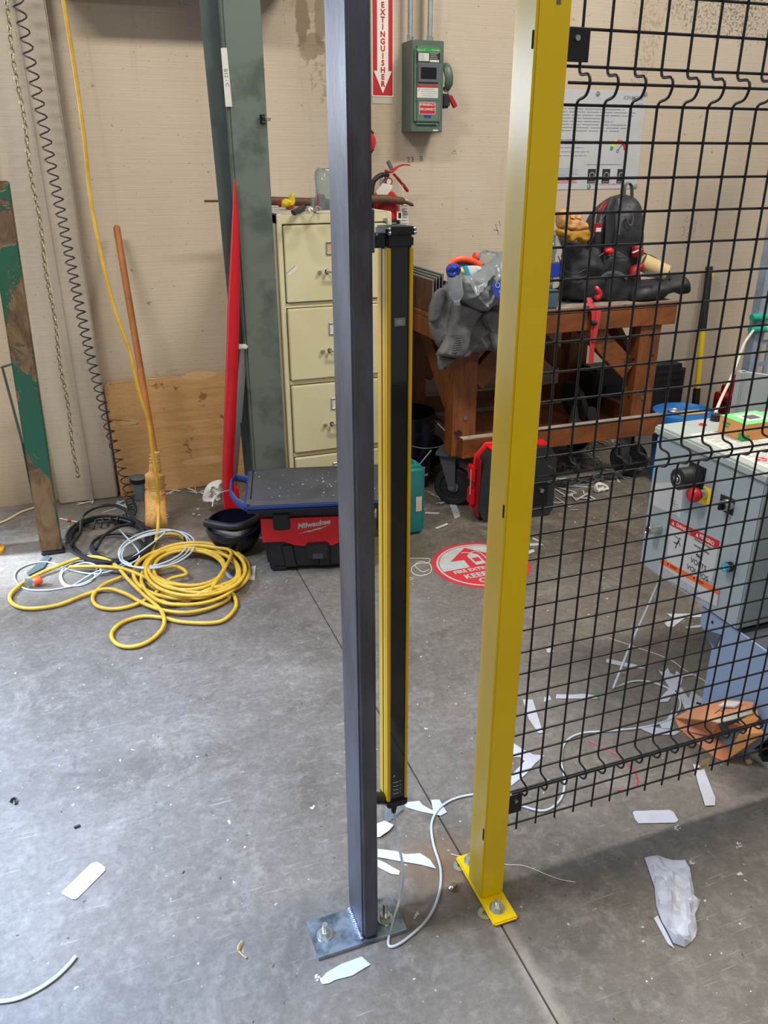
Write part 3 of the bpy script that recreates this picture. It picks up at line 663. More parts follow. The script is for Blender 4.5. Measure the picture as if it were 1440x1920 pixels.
# yellow hose: hangs from above, coils on the floor, runs out in loops
hang = [WL(105, -80, 3.5), WL(122, 20, 3.5), WL(140, 130, 3.5), WL(158, 260, 3.5), WL(168, 360, 3.5), WL(180, 430, 3.48), WL(197, 510, 3.45), WL(218, 590, 3.42), WL(242, 655, 3.40), WL(262, 740, 3.38), WL(278, 790, 3.38), WL(286, 850, 3.38), WL(294, 900, 3.38), WL(297, 950, 3.38), FL(295, 1000, .05), FL(288, 1022, .02)]
pts = hang+[FL(283, 1045, .012), FL(276, 1080, .012), FL(292, 1100, .012)]
pts += floor_loops(368, 1068, 92, 48, 10.6, .010, .060, 11, .26, 2.4, 14)
pts += [FL(395, 1108, .05), FL(415, 1104, .04), FL(434, 1110, .02), FL(443, 1135, .011), FL(424, 1160, .011), FL(395, 1168, .011), FL(340, 1166, .011), FL(305, 1158, .011), FL(265, 1156, .011), FL(228, 1168, .011), FL(209, 1188, .011), (FL(217, 1206, .011)), FL(240, 1213, .011), FL(270, 1207, .011), FL(295, 1190, .011), FL(308, 1168, .02), FL(300, 1142, .022), FL(268, 1114, .028), FL(240, 1086, .03), FL(215, 1058, .032), FL(185, 1045, .03), (FL(150, 1047, .024)), FL(110, 1061, .018), FL(60, 1083, .011), FL(27, 1106, .011), FL(18, 1122, .011), FL(30, 1136, .011), FL(60, 1141, .011), FL(110, 1134, .011), FL(160, 1115, .012), FL(200, 1104, .018), FL(235, 1113, .02), FL(270, 1132, .018), FL(310, 1145, .020), FL(355, 1148, .018), FL(400, 1138, .014), FL(430, 1120, .014), (FL(415, 1100, .05)), FL(380, 1110, .04), FL(350, 1128, .016), FL(318, 1133, .016), FL(300, 1118, .014), FL(315, 1106, .02), FL(300, 1095, .03), FL(262, 1078, .04), FL(225, 1065, .04), FL(170, 1062, .026), FL(130, 1063, .022)]
bm = NB(); tube(bm, pts,   .0073, 10, sm=5)
t = thing('yellow_hose', 'yellow air hose hanging from above and coiled in loops on the floor', 'hose', (FL(368, 1068).x, FL(368, 1068).y, 0))
obj('hose', bm, 'hose', t, smooth=True)
pts = [FL(228, 1082, .014), FL(195, 1096, .014), FL(174, 1118, .011), FL(182, 1136, .011), FL(212, 1142, .011), FL(250, 1135, .012), FL(285, 1118, .02), FL(300, 1102, .03), FL(320, 1085, .03), FL(350, 1076, .03), FL(330, 1062, .03), FL(300, 1068, .03)]
obj('loose_loop', tube(NB(), pts,   .0073, 10, sm=5), 'hose', t, smooth=True)
p = FL(350, 1012, .02); bm = NB(); tube(bm, [FL(300, 1004, .02), FL(325, 1001, .02), p],   .0073, 10, sm=4); k = obj('tail', bm, 'hose', t, smooth=True)
bm = NB(); cyl(bm, p+Vector((-.012, 0, 0)), p+Vector((.016, -.004, 0)), .017, .015, 18); obj('coupling', bm, 'black', k, smooth=True)

# corn broom standing on its bristles
b0 = FL(290, 990, .0); b1 = WL(291, 858, 3.44); bt = WL(219, 428, 3.86)
t = thing('corn_broom', 'straw broom with a brown wooden handle leaning handle-up on the wall', 'broom', tuple(b0))
mid_ = WL(293, 870, 3.445)
bm = NB(); tube(bm, [bt, bt+(mid_-bt)*.5, mid_], .0145, 14); ell(bm, bt, .0145, 12); obj('handle', bm, 'broomw', t, smooth=True)
bm = NB(); tube(bm, [WL(291, 848, 3.44), WL(291, 872, 3.44), WL(290, 890, 3.44), WL(291, 925, 3.44), (FL(293, 975, .06)), FL(293, 992, .001)], [(.020, .016), (.026, .02), (.042, .026), (.046, .028), (.048, .026), (.050, .024)], 18, sm=5, flat=(1, 0, 0))
rr = random.Random(2)
for v in bm.verts: v.co += Vector((rr.uniform(-1, 1), rr.uniform(-1, 1), 0))*.0018
br_ = obj('bristles', bm, 'straw', t, smooth=True)
for py, ra in ((852, .022), (858, .023), (864, .024), (912, .0455), (926, .0475), (938, .048)):
    o_ = WL(291, py, 3.44); bm = NB(); tube(bm, [o_+Vector((cos(a)*(ra+.0015), sin(a)*(ra*.62+.0015), 0)) for a in [i*2*pi/20 for i in range(20)]], .0012, 5, closed=True)
    obj('stitching', bm, 'twine' if py < 900 else 'redk', br_, smooth=True)

# clear tub with teal content, behind the broom
q = FL(268, 938); t = thing('plastic_tub', 'small clear plastic tub with teal content and black lid band behind the broom', 'tub', (q.x-.005, q.y+.02, 0))
bm = NB(); lathe(bm, [(0, .002), (.026, .002), (.032, .075), (.030, .077), (.0, .078)], (q.x-.005, q.y+.02, 0), 20); obj('content', bm, 'teal', t, smooth=True)
bm = NB(); lathe(bm, [(0, 0), (.029, 0), (.040, .12), (.0385, .12), (.0275, .0015), (0, .0015)], (q.x-.005, q.y+.02, 0), 24); obj('tub_wall', bm, 'clear', t, smooth=True)
bm = NB(); lathe(bm, [(.0385, .092), (.043, .092), (.044, .112), (.039, .112), (.0385, .092)], (q.x-.005, q.y+.02, 0), 24); obj('lid_band', bm, 'black', t, smooth=True)
bm = NB(); lathe(bm, [(0, .118), (.034, .118), (.043, .1125), (.044, .110)], (q.x-.005, q.y+.02, 0), 24); obj('lid', bm, 'clearb', t, smooth=True)

# red tapered pole by the column
t = thing('red_pole', 'long red painted pole tapering to a point, leaning on the steel column', 'pole', (.47, 3.32, 0))
P = [WL(440, 336, 3.20), WL(441, 400, 3.20), WL(441, 470, 3.20), WL(438, 580, 3.20), WL(435, 690, 3.20), WL(431, 790, 3.21), WL(428, 870, 3.24), WL(429, 925, 3.26), WL(431, 962, 3.265)]
bm = NB(); tube(bm, P, lambda u: .0015+.0235*min(1, (u*2.6))**.8 if u < .8 else .025, 16, sm=5); obj('shaft', bm, 'red', t, smooth=True)
bm = NB(); a, b = WL(432, 915, 3.25), FL(432, 968, .0); box(bm, a.x-.030, a.x+.034, 3.240, 3.29, .0, a.z, .004); obj('foot_socket', bm, 'red', t, smooth=30)
# silver flat bar with a white tag on top
a = WL(452, 652, 3.215); b = WL(424, 960, 3.30); b.z = .004
t = thing('angle_bar', 'bare steel angle bar topped with white tape beside the red pole', 'bar', tuple(b))
bm = NB(); beam(bm, b, a, .026, .004, (1, 0, 0)); m_ = (Vector((.012, 0, 0))); beam(bm, b+m_+Vector((.003, .013, 0)), a+m_+Vector((.003, .013, 0)), .004, .028, (1, 0, 0)); obj('bar', bm, 'steelw', t)
bm = NB(); box(bm, a.x-.018, a.x+.026, a.y-.012, a.y+.018, a.z-.006, a.z+.012, .005); obj('tape', bm, 'offw', t, smooth=30)

# welding hood lying upside-down
hc = FL(432, 1020); hx, hy = hc.x+.012, hc.y-.045
t = thing('welding_hood', 'dark navy welding hood lying open side up on the floor beside the wet vac', 'helmet', (hx, hy, 0))
prof = [(0, 0), (.05, .006), (.085, .03), (.105, .065), (.115, .105), (.112, .13), (.106, .13), (.108, .105), (.098, .068), (.078, .036), (.045, .012), (0, .006)]
bm = NB(); lathe(bm, prof, (hx, hy, .0), 32, Matrix.Rotation(radians(10), 4, 'X')); obj('shell', bm, 'navyd', t, smooth=True)
bm = NB(); P = [Vector((hx-.115+.25*u, hy-.03-.075*sin(pi*u), .142+.014*abs(u-.4))) for u in [i/12 for i in range(13)]]
tube(bm, P, lambda u: (.017, .019), 12, sm=2); k = obj('brow_pad', bm, 'rubber', t, smooth=True)
bm = NB(); P = [Vector((hx-.100+.2*u, hy-.035-.09*sin(pi*u), .118)) for u in [i/12 for i in range(13)]]; tube(bm, P, (.002, .013), 8, sm=2, flat=(0, 1, 0)); obj('headband', bm, 'steelw', t, smooth=True)
bm = NB(); P = [Vector((hx-.09+.17*u, hy+.02-.07*sin(pi*u), .10-.05*u)) for u in [i/12 for i in range(13)]]; tube(bm, P, (.0015, .008), 8, sm=2, flat=(0, 1, 0)); obj('crown_strap', bm, 'lgrey', t, smooth=True)
bm = NB(); P = [WL(398, 950, 3.02), WL(402, 932, 3.05), WL(415, 923, 3.08), WL(432, 919, 3.11)]; tube(bm, P, .002, 6, sm=5); obj('wire_loop', bm, 'gcable', t, smooth=True)

# wet vac
rz = radians(-15.5); vx, vy = FL(508, 1072).x, FL(508, 1072).y
t = thing('wet_dry_vacuum', 'red and black cordless wet vac box under the padded stool', 'vacuum', (vx, vy, 0), rz)
VW, VD = .415, .285; L = dict(local=True)
bm = NB(); box(bm, 0, VW, 0, VD, .012, .165, .014, 3)
for x in (.06, .19, .33): box(bm, x, x+.05, -.006, .012, .018, .12, .006)
for x in (.0, VW-.07): box(bm, x, x+.07, .0, VD, 0, .03, .008)
box(bm, -.008, .02, .03, VD-.03, .02, .15, .006)
[setattr(v.co, 'x', v.co.x-(v.co.z/.165)*.022) for v in bm.verts if v.co.x < .12]
tank = obj('tank', bm, 'vacb', t, smooth=30, **L)
bm = NB(); pts_ = [(-.024, .135), (.06, .135), (.10, .118), (.15, .112), (.25, .112), (.30, .135), (VW, .135), (VW, .235), (-.026, .235)]
prism(bm, [(x, -.008, z) for x, z in pts_], (0, .020, 0)); box(bm, -.026, VW+.004, .008, VD, .14, .235, .01); band = obj('red_band', bm, 'redd', t, smooth=30, **L)
bm = NB(); box(bm, -.028, VW+.004, -.010, VD, .236, .290, .012, 3); obj('head', bm, 'vacb', t, smooth=30, **L)
for x in (.022, VW-.12):
    bm = NB(); box(bm, x, x+.065, -.020, -.002, .188, .262, .006); obj('latch', bm, 'black', t, smooth=30, **L)
bm = NB(); box(bm, .145, .235, -.020, .0, .055, .128, .006); b_ = obj('front_catch', bm, 'vacb', t, smooth=30, **L)
bm = NB()
for i in range(4): box(bm, .170, .210, -.0215, -.019, .062+.006*i, .064+.006*i)
obj('catch_ribs', bm, 'lgrey', b_, local=True); 
V = wm(t)
def vmx(x, z, y=-.0095, rot=0): return V @ frame((x, y, z), (cos(rot), 0, sin(rot)), (-sin(rot), 0, cos(rot)))
text('lettering', 'Milwaukee', .030, vmx(.178, .207, rot=.14), 'offw', t, bold=.0010, shear=.25, ext=.0006)
bm = NB(); mx = vmx(.178, .186, rot=.14) @ Matrix.Diagonal((.85, .85, 1, 1))
for poly in ([(-.075, -.010), (.01, .004), (.004, -.001), (.075, .016), (-.002, -.004), (.004, .0), (-.05, -.010)],):
    prism(bm, [mx @ Vector((-.075, -.012, 0)), mx @ Vector((-.02, -.002, 0)), mx @ Vector((-.022, -.006, 0)), mx @ Vector((.03, .003, 0)), mx @ Vector((.028, -.001, 0)), mx @ Vector((.078, .010, 0)), mx @ Vector((.022, -.008, 0)), mx @ Vector((.024, -.004, 0)), mx @ Vector((-.028, -.012, 0)), mx @ Vector((-.026, -.008, 0))], V.to_3x3() @ Vector((0, -.0008, 0)))
obj('lightning_bolt', bm, 'offw', t)
# padded folding stool resting on it
sx0 = FL(456, 956, .315); rz2 = radians(-13.5)
t = thing('padded_stool', 'low stool with dusty black pad and navy frame set on the vac', 'stool', (sx0.x, sx0.y, .292), rz2)
SW, SD = .60, .40
bm = NB(); box(bm, 0, SW, 0, SD, .0, .030, .012, 3); obj('frame', bm, 'navyd', t, smooth=30, local=True)
bm = NB(); box(bm, .002, SW-.002, .002, SD-.002, .0225, .029, .008); obj('blue_rim', bm, 'navy', t, smooth=30, local=True)
bm = NB(); box(bm, .004, SW-.004, .008, SD-.004, .022, .044, .020, 3)
for v in bm.verts:
    if v.co.z > .038: v.co.x = .3+(v.co.x-.3)*.97; v.co.y = .24+(v.co.y-.24)*.88
pad = obj('rubber_pad', bm, 'dustrub', t, smooth=30, local=True)
rr = random.Random(4); bm = NB()
for k in range(60):
    x, y = rr.gauss(.28, .13), rr.gauss(.17, .09)
    if .03 < x < .55 and .04 < y < .36: s = rr.uniform(.001, .0035); box(bm, x, x+s*1.6, y, y+s, .0445, .0455, mx=None)
obj('debris_specks', bm, 'offw', pad, kind='stuff', local=True)
for sd in (0, 1):
    if sd == 0: P = [(.010, .32, .018), (-.045, .32, .034), (-.058, .26, .035), (-.055, .16, .028), (-.030, .10, .016), (.012, .045, .010)]
    else: P = [(SW-.01, .31, .018), (SW+.02, .31, .030), (SW+.034, .22, .035), (SW+.03, .12, .028), (SW-.01, .07, .012)]
    bm = NB(); tube(bm, P, (.016, .006), 8, flat=(0, 0, 1)); obj('handle', bm, 'navy', t, smooth=40, local=True)

# ================================================================ FILING CABINET
rzc = radians(-.4); cx, cy = .742, 3.23; CW, CD, CH = .478, .66, 1.318
t = thing('filing_cabinet', 'tall cream four-drawer steel filing cabinet against the back wall', 'cabinet', (cx, cy, 0), 0)
T = Matrix.Translation((cx, cy, 0))
bm = NB()
box(bm, 0, .022, 0, CD, 0, CH, .003); box(bm, CW-.022, CW, 0, CD, 0, CH, .003); box(bm, 0, CW, CD-.01, CD, 0, CH); box(bm, 0, CW, 0.001, CD, CH-.038, CH, .003); box(bm, 0, CW, .004, CD, 0, .045)
for z in (.330, .650, .968): box(bm, .015, CW-.015, .004, .03, z-.008, z+.010)
obj('carcass', bm, 'cream', t, smooth=30, local=True)
bm = NB(); box(bm, .003, CW-.003, .004, CD-.004, CH-.001, CH+.0012); obj('dusty_top', bm, 'creamd', t, local=True)
dz = [(.982, 1.276), (.664, .956), (.344, .638), (.050, .318)]
for i, (a, b) in enumerate(dz):
    y = -.012 if i else -.006
    bm = NB(); box(bm, .026, CW-.026, y, .35, a, b, .003); d = obj('drawer', bm, 'cream', t, smooth=30, local=True)
    zc = (a+b)/2; zh = a+.36*(b-a) if i == 0 else zc-.03
    hx_ = CW/2; hz = a+.115
    bm = NB(); tube(bm, [(hx_-.045, y, hz), (hx_-.044, y-.020, hz), (hx_-.03, y-.026, hz), (hx_+.03, y-.026, hz), (hx_+.044, y-.020, hz), (hx_+.045, y, hz)], (.004, .006), 8, sm=3); box(bm, hx_-.052, hx_-.036, y-.004, y, hz-.009, hz+.009, .002); box(bm, hx_+.036, hx_+.052, y-.004, y, hz-.009, hz+.009, .002)
    obj('handle', bm, 'chrome', d, smooth=40, local=True)
    bm = NB(); box(bm, hx_-.082, hx_-.068, y-.014, y, hz-.006, hz+.006, .002); obj('thumb_latch', bm, 'steelw', d, local=True)
    lz = a+.205; bm = NB()
    for (x0, x1, z0, z1) in ((-.045, .045, .02, .024), (-.045, .045, -.024, -.02), (-.045, -.041, -.024, .024), (.041, .045, -.024, .024)): box(bm, hx_+x0, hx_+x1, y-.005, y, lz+z0, lz+z1, .001, 1)
    obj('label_holder', bm, 'steelw', d, local=True)
    bm = NB(); box(bm, hx_-.041, hx_+.041, y-.0015, y, lz-.02, lz+.02); obj('label_card', bm, 'beige' if i < 1 else 'offw', d, local=True)
p = WL(548, 508, cy-.006); bm = NB(); box(bm, -.022, .022, -.0008, 0, -.0085, .0085, mx=Matrix.Translation((p.x-cx, -.006, p.z)) @ Matrix.Rotation(radians(-37), 4, 'Y')); k = obj('sticker', bm, 'offw', t, local=True)
bm = NB(); box(bm, -.022, .022, -.0012, 0, .0065, .0085, mx=Matrix.Translation((p.x-cx, -.006, p.z)) @ Matrix.Rotation(radians(-37), 4, 'Y')); obj('sticker_edge', bm, 'greyink', t, local=True)
p = WL(722, 412, cy); bm = NB(); tube(bm, [(p.x-cx, .002, p.z-.006), (p.x-cx, .002, p.z+.006)], .0085, 14); cyl(bm, (p.x-cx, 0, p.z), (p.x-cx, -.009, p.z), .0075, seg=16); k = obj('lock', bm, 'steelw', t, smooth=True, local=True)

# things on top of the cabinet
ZT = CH+.0015
t = thing('digging_pick_head', 'long brown rusty pick bar with pointed ends lying across the cabinet top', 'pick', (1.03, 3.78, ZT))
P = [WL(383, 376, 3.72), WL(450, 376, 3.72), WL(508, 376, 3.72), WL(600, 378, 3.72), WL(700, 373, 3.72), WL(738, 374, 3.72), WL(760, 378, 3.72), WL(776, 385, 3.72)]
rr_ = [(.002, .005), (.010, .012), (.015, .018), (.015, .018), (.015, .020), (.013, .017), (.010, .008), (.002, .002)]
o_ = obj('forged_bar', tube(NB(), [p+Vector((0, 0, -.002)) for p in P], rr_, 12, sm=4, flat=(0, 1, 0)), 'brown', t, smooth=True)
# keys with black fob
p = FL(570, 392, ZT+.006)
t = thing('key_bunch', 'bunch of keys and a black fob on the cabinet top', 'keys', (p.x, p.y, ZT))
bm = NB(); tube(bm, [FL(550, 399, ZT+.009), FL(560, 394, ZT+.012), FL(571, 389, ZT+.012)], (.007, .012), 10, sm=3); obj('key_fob', bm, 'rubber', t, smooth=True)
rr = random.Random(5)
for k in range(9):
    a = rr.uniform(0, pi); c0 = FL(583+rr.uniform(-11, 11), 393+rr.uniform(-3, 5), ZT+.006+.004*rr.random())
    bm = NB(); d_ = Vector((cos(a), sin(a)*.8, rr.uniform(0, .4))); beam(bm, c0-d_*.016, c0+d_*.016, .005, .0015); lathe(bm, [(.004, -.001), (.010, -.001), (.010, .001), (.004, .001), (.004, -.001)], c0+d_*.02, 12, Matrix.Rotation(rr.uniform(.3, 1), 4, 'X')); obj('key', bm, 'steelw' if k % 3 else 'brass', t)
# crumpled yellow and red gloves
p = Vector((WL(538, 388, 3.5).x, 3.5, ZT))
t = thing('yellow_glove', 'crumpled bright yellow glove with a red cuff on the cabinet top', 'glove', (p.x, p.y, ZT))
o2, mxp = vplane([(527, 384), (529, 376), (535, 372), (541, 373), (543, 366), (548, 361), (552, 362), (552, 370), (554, 376), (551, 385), (542, 388), (532, 389)], p.y)
obj('palm', inflate(NB(), o2, mxp, .022, .018, .02, .006, 3, .010, 60), 'lyel', t, smooth=50)
o2, mxp = vplane([(521, 386), (520, 379), (525, 374), (531, 377), (530, 384), (527, 388)], p.y+.012); obj('cuff', inflate(NB(), o2, mxp, .014, .014, .012, .006, 3, .008, 70, nseed=4), 'redk', t, smooth=50)
o2, mxp = vplane([(535, 391), (540, 386), (552, 385), (552, 390), (544, 393)], p.y+.006); obj('red_lining', inflate(NB(), o2, mxp, .012, .012, .01, .006, 2, .004, 60, nseed=2), 'orange', t, smooth=50)
# clear bag standing on the cabinet
p = FL(610, 398, ZT)
t = thing('clear_bag', 'clear plastic zip bag with red and blue print standing on the cabinet', 'bag', (p.x-.02, 3.42, ZT))
o2, mxp = vplane([(594, 402), (592, 360), (590, 318), (606, 316), (640, 318), (645, 360), (642, 402)], 3.42)
obj('film', inflate(NB(), o2, mxp, .018, .018, .04, .014, 2, .010, 30), 'clearb', t, smooth=50)
bm = NB(); box(bm, p.x-.015, p.x+.045, 3.413, 3.427, ZT+.003, ZT+.05, .004); obj('contents', bm, 'bag', t)
bm = NB(); a = WL(592, 375, 3.405); prism(bm, [(a.x-.002, 3.402, a.z-.035), (a.x+.012, 3.402, a.z-.03), (a.x+.010, 3.402, a.z+.03)], (0, .001, 0)); obj('red_print', bm, 'redk', t)
# white electrical pull box leaning behind the cabinet's right corner (top edge only in view)
a = WL(742, 425, 3.62)
t = thing('grey_junction_box', 'pale junction box behind the right corner of the filing cabinet', 'box', (a.x+.05, 3.7, a.z-.3))
bm = NB(); box(bm, 1.235, a.x+.095, 3.70, 3.90, a.z-.28, a.z+.0, .006); b_ = obj('body', bm, 'greyl', t, smooth=30)
bm = NB(); box(bm, 1.275, 1.31, 3.697, 3.70, a.z-.04, a.z-.012); obj('label', bm, 'lgrey', b_)

# ================================================================ FIRE EXTINGUISHER
ex, ey = 1.405, 3.815
zb = .98
t = thing('fire_extinguisher', 'red fire extinguisher with black hose and white tag hung on the back wall', 'extinguisher', (ex, ey, zb))
bm = NB(); lathe(bm, [(0, 0), (.066, 0), (.071, .01), (.071, .335), (.066, .365), (.045, .390), (.020, .402), (.018, .415), (0, .416)], (ex, ey, zb), 32); cylo = obj('cylinder', bm, 'red', t, smooth=True)
bm = NB()
for k in range(13):
    pass
lathe(bm, [(.0715, .10), (.0722, .10), (.0722, .275), (.0715, .275)], (ex, ey, zb), 40); lab = obj('label_band', bm, 'ink', cylo, smooth=True)
bm = NB(); mxl = frame((ex, ey-.0732, zb+.1), (1, 0, 0), (0, 0, 1))
for (x0, x1, z0, z1) in ((-.02, .03, .09, .096), (-.015, .035, .07, .076), (-.03, .03, .125, .13), (-.02, .03, .155, .16)): box(bm, x0, x1, z0, z1, -.001, .0006, mx=mxl)
obj('print', bm, 'greyink', lab)
a = WL(748, 404, ey-.07); bm = NB(); box(bm, a.x-.012, a.x+.016, ey-.0735, ey-.071, a.z-.02, a.z+.02); k = obj('pictogram', bm, 'offw', cylo); bm = NB(); box(bm, a.x-.004, a.x+.010, ey-.0742, ey-.0735, a.z-.012, a.z+.012); obj('pictogram_figure', bm, 'ink', cylo)
for i in range(2):
    a = WL(746, 420, ey-.07); 
bm = NB(); lathe(bm, [(0, .415), (.024, .415), (.026, .44), (.018, .462), (0, .464)], (ex, ey, zb), 20); vb = obj('valve', bm, 'steelw', t, smooth=True)
g = Vector((ex+.008, ey-.026, zb+.438)); bm = NB(); cyl(bm, g, g+Vector((0, -.008, 0)), .018, seg=24); gg = obj('gauge', bm, 'redk', vb, smooth=True); bm = NB(); cyl(bm, g+Vector((0, -.008, 0)), g+Vector((0, -.009, 0)), .012, seg=20); obj('gauge_dial', bm, 'offw', gg if False else vb, smooth=True)
bm = NB(); tube(bm, [WL(722, 320, ey-.02), WL(734, 322, ey-.02), WL(745, 313, ey-.02), WL(758, 309, ey-.02), WL(769, 310, ey-.02)], [(.006, .010), (.006, .011), (.004, .009), (.003, .008), (.002, .006)], 8, sm=4, flat=(0, 0, 1)); obj('top_lever', bm, 'red', t, smooth=True)
bm = NB(); tube(bm, [WL(738, 326, ey-.02), WL(746, 335, ey-.02), WL(756, 347, ey-.02), WL(765, 359, ey-.02)], [(.009, .006), (.010, .007), (.010, .008), (.008, .006)], 8, sm=4, flat=(0, 1, 0)); obj('carry_handle', bm, 'redk', t, smooth=True)
bm = NB(); tube(bm, [WL(738, 322, ey-.03), WL(748, 326, ey-.03), WL(753, 335, ey-.03), WL(755, 352, ey-.03), WL(757, 370, ey-.07)], .0012, 5, sm=4); obj('pull_pin_tie', bm, 'offw', t, smooth=True)
bm = NB(); tube(bm, [WL(735, 318, ey-.01), WL(727, 302, ey-.01)], (.004, .010), 8, flat=(0, 1, 0)); obj('hook_tab', bm, 'lgrey', t, smooth=True)
bm = NB(); tube(bm, [WL(727, 328, ey-.03), WL(716, 328, ey-.05), WL(706, 334, ey-.06), WL(699, 345, ey-.06), WL(696, 380, ey-.06), WL(697, 440, ey-.05)], .011, 10, sm=5); obj('hose', bm, 'rubber', t, smooth=True)
o2, mxp = vplane([(705, 359), (718, 343), (736, 347), (735, 354), (722, 371), (709, 371)], ey-.080); obj('inspection_tag', inflate(NB(), o2, mxp, .0008, .0008, .001, .02, 0), 'offw', t)
o2, mxp = vplane([(754, 372), (764, 374), (767, 432), (752, 432)], ey-.06); tg = obj('paper_tag', inflate(NB(), o2, mxp, .0008, .0008, .001, .03, 0), 'offw', t)
bm = NB()
for k in range(9): a, b = WL(754, 380+5.5*k, ey-.062), WL(764, 380+5.5*k, ey-.062); beam(bm, a, b, .001, .0016, (0, 1, 0))
obj('print', bm, 'greyink', tg)

# glow-in-the-dark wall sign
a, b = WL(700, 181, WY), WL(737, 181, WY); sw = .1016*1.03; sxc = b.x-sw/2; z0 = a.z; z1 = z0+.4572*1.02
t = thing('extinguisher_sign', 'tall narrow red and white sign with a down arrow on the wall', 'sign', (sxc, WY-.004, z0))
bm = NB(); box(bm, sxc-sw/2, sxc+sw/2, WY-.004, WY, z0, z1); obj('sign_plate', bm, 'signw', t)
bm = NB(); box(bm, sxc-sw/2+.004, sxc+sw/2-.004, WY-.0046, WY-.004, z0+.005, z1-.005); obj('red_field', bm, 'signr', t)
hw = .027; bm = NB(); pts_ = [(0, z0+.014), (.044, z0+.105), (hw, z0+.105), (hw, z0+.40), (.046, z0+.435), (.046, z1-.008), (-.046, z1-.008), (-.046, z0+.435), (-hw, z0+.40), (-hw, z0+.105), (-.044, z0+.105)]
prism(bm, [(sxc+x, WY-.0052, z) for x, z in pts_], (0, .0006, 0)); obj('white_arrow', bm, 'signw', t)
zt_ = WL(720, 10, WY).z; zb_ = WL(718, 158, WY).z
for i, ch in enumerate('EXTINGUISHER'):
    z = zt_+(zb_-zt_)*i/11; text('letter_'+ch.lower(), ch, .031, frame((sxc, WY-.0055, z), (1, 0, 0), (0, 0, 1)), 'signr', t, bold=.0012)
text('lettering', 'FIRE', .040, frame((sxc, WY-.0055, z1-.0225), (1, 0, 0), (0, 0, 1)), 'signr', t, bold=.0016)
bm = NB(); a = WL(700, 183, WY-.002); box(bm, sxc-sw/2, sxc+sw/2-.003, WY-.002, WY, z0-.030, z0-.0005, .001); o = obj('tape_strip', bm, 'dirty', t, label='beige tape strip below the sign')

# ================================================================ SAFETY SWITCH + CONDUITS
a, b = WL(772, 73, 3.80), WL(829, 248, 3.80)
bx0, bx1, bz0, bz1 = a.x, WL(833, 75, 3.80).x, b.z, WL(772, 74, 3.80).z; by = 3.80
t = thing('safety_switch', 'grey-green electrical safety switch box with red lock on the back wall', 'switch', ((bx0+bx1)/2, WY, bz0))
bm = NB(); box(bm, bx0, bx1, by, WY, bz0, bz1, .003); obj('enclosure', bm, 'disc', t, smooth=30)
W_ = bx1-bx0; dx0, dx1, dzb, dzt = bx0+.012, bx1-.016, bz0+.032, bz1-.022
bm = NB(); box(bm, dx0, dx1, by-.016, by+.004, dzb, dzt, .013, 4); dr = obj('raised_door', bm, 'disc2', t, smooth=40)
def sp_(px, py, Y=3.783): q = WL(px, py, Y); return q
def plate(name, px0, py0, px1, py1, m, parent, th=.001, bev=0, Y=3.784, lift=0):
    a, b = WL(px0, py0, Y), WL(px1, py1, Y); bm = NB(); box(bm, a.x, b.x, Y-th-lift, Y-lift, b.z, a.z, bev, 2); return obj(name, bm, m, parent), (a, b)
f_, _ = plate('green_label', 782, 89, 825, 98, 'lgreen', dr); 
plate('dark_label', 782, 98, 825, 118, 'ink', dr)
f2, (a, b) = plate('spec_label', 784.5, 99, 804, 115, 'offw', dr, lift=.001)
bm = NB(); mx = frame((a.x+.003, 3.7818, b.z+.004), (1, 0, 0), (0, 0, 1)); lines(bm, mx, 0, .03, 0, .028, 6, .0012, 9, ext=.0003); obj('print', bm, 'greyink', dr)
q0 = WL(806, 112, 3.783); bm = NB(); mx = frame((q0.x, 3.7826, q0.z), (1, 0, 0), (0, 0, 1)); lines(bm, mx, 0, .045, .006, .026, 4, .0018, 10, ext=.0003); box(bm, 0, .045, -.009, 0, 0, .0004, mx=mx); obj('print_light', bm, 'offw', dr)
q0 = WL(790, 93.5, 3.783); q1 = WL(817, 94, 3.783)
text('lettering', 'Square D', .011, frame((q0.x, 3.7826, q0.z), (1, 0, 0), (0, 0, 1)), 'offw', dr, ext=.0003)
text('lettering', 'Schneider', .010, frame((q1.x, 3.7826, q1.z), (1, 0, 0), (0, 0, 1)), 'offw', dr, ext=.0003)
w_, _ = plate('window_frame', 783, 119, 822, 156, 'lgrey', dr, .008, .003)
plate('window', 788, 126, 817, 149, 'blackg', dr, .0095, .001)
plate('red_header', 782, 159, 821, 164, 'signr', dr, .0012)
f3, (a, b) = plate('warning_label', 782, 164, 821, 184, 'offw', dr, .001)
bm = NB(); mx = frame((a.x+.02, 3.7827, b.z+.008), (1, 0, 0), (0, 0, 1)); lines(bm, mx, 0, .085, 0, .036, 5, .0012, 19, ext=.0003); beam(bm, mx @ Vector((-.014, .02, .0004)), mx @ Vector((-.008, .034, .0004)), .0004, .0025); obj('print', bm, 'greyink', dr)
plate('dark_strip', 781, 185, 822, 190, 'lgrey', dr, .0008)
f4, (a, b) = plate('emergency_label', 786, 191, 816, 215, 'signr', dr, .001)
bm = NB()
for z in (a.z-.0015, b.z+.0015): box(bm, a.x, b.x, 3.7822, 3.7832, z-.001, z+.001)
for x in (a.x+.001, b.x-.001): box(bm, x-.001, x+.001, 3.7822, 3.7832, b.z, a.z)
obj('label_border', bm, 'offw', dr)
cxl = (a.x+b.x)/2
text('lettering', 'EMERGENCY', .0135, frame((cxl, 3.7826, a.z-.0115), (1, 0, 0), (0, 0, 1)), 'offw', dr, bold=.0003, ext=.0003, xs=.98)
text('lettering', 'DISCONNECT', .0135, frame((cxl, 3.7826, a.z-.030), (1, 0, 0), (0, 0, 1)), 'offw', dr, bold=.0003, ext=.0003, xs=.92)
plate('blue_label', 795, 216, 808, 221, 'lblue', dr, .001)
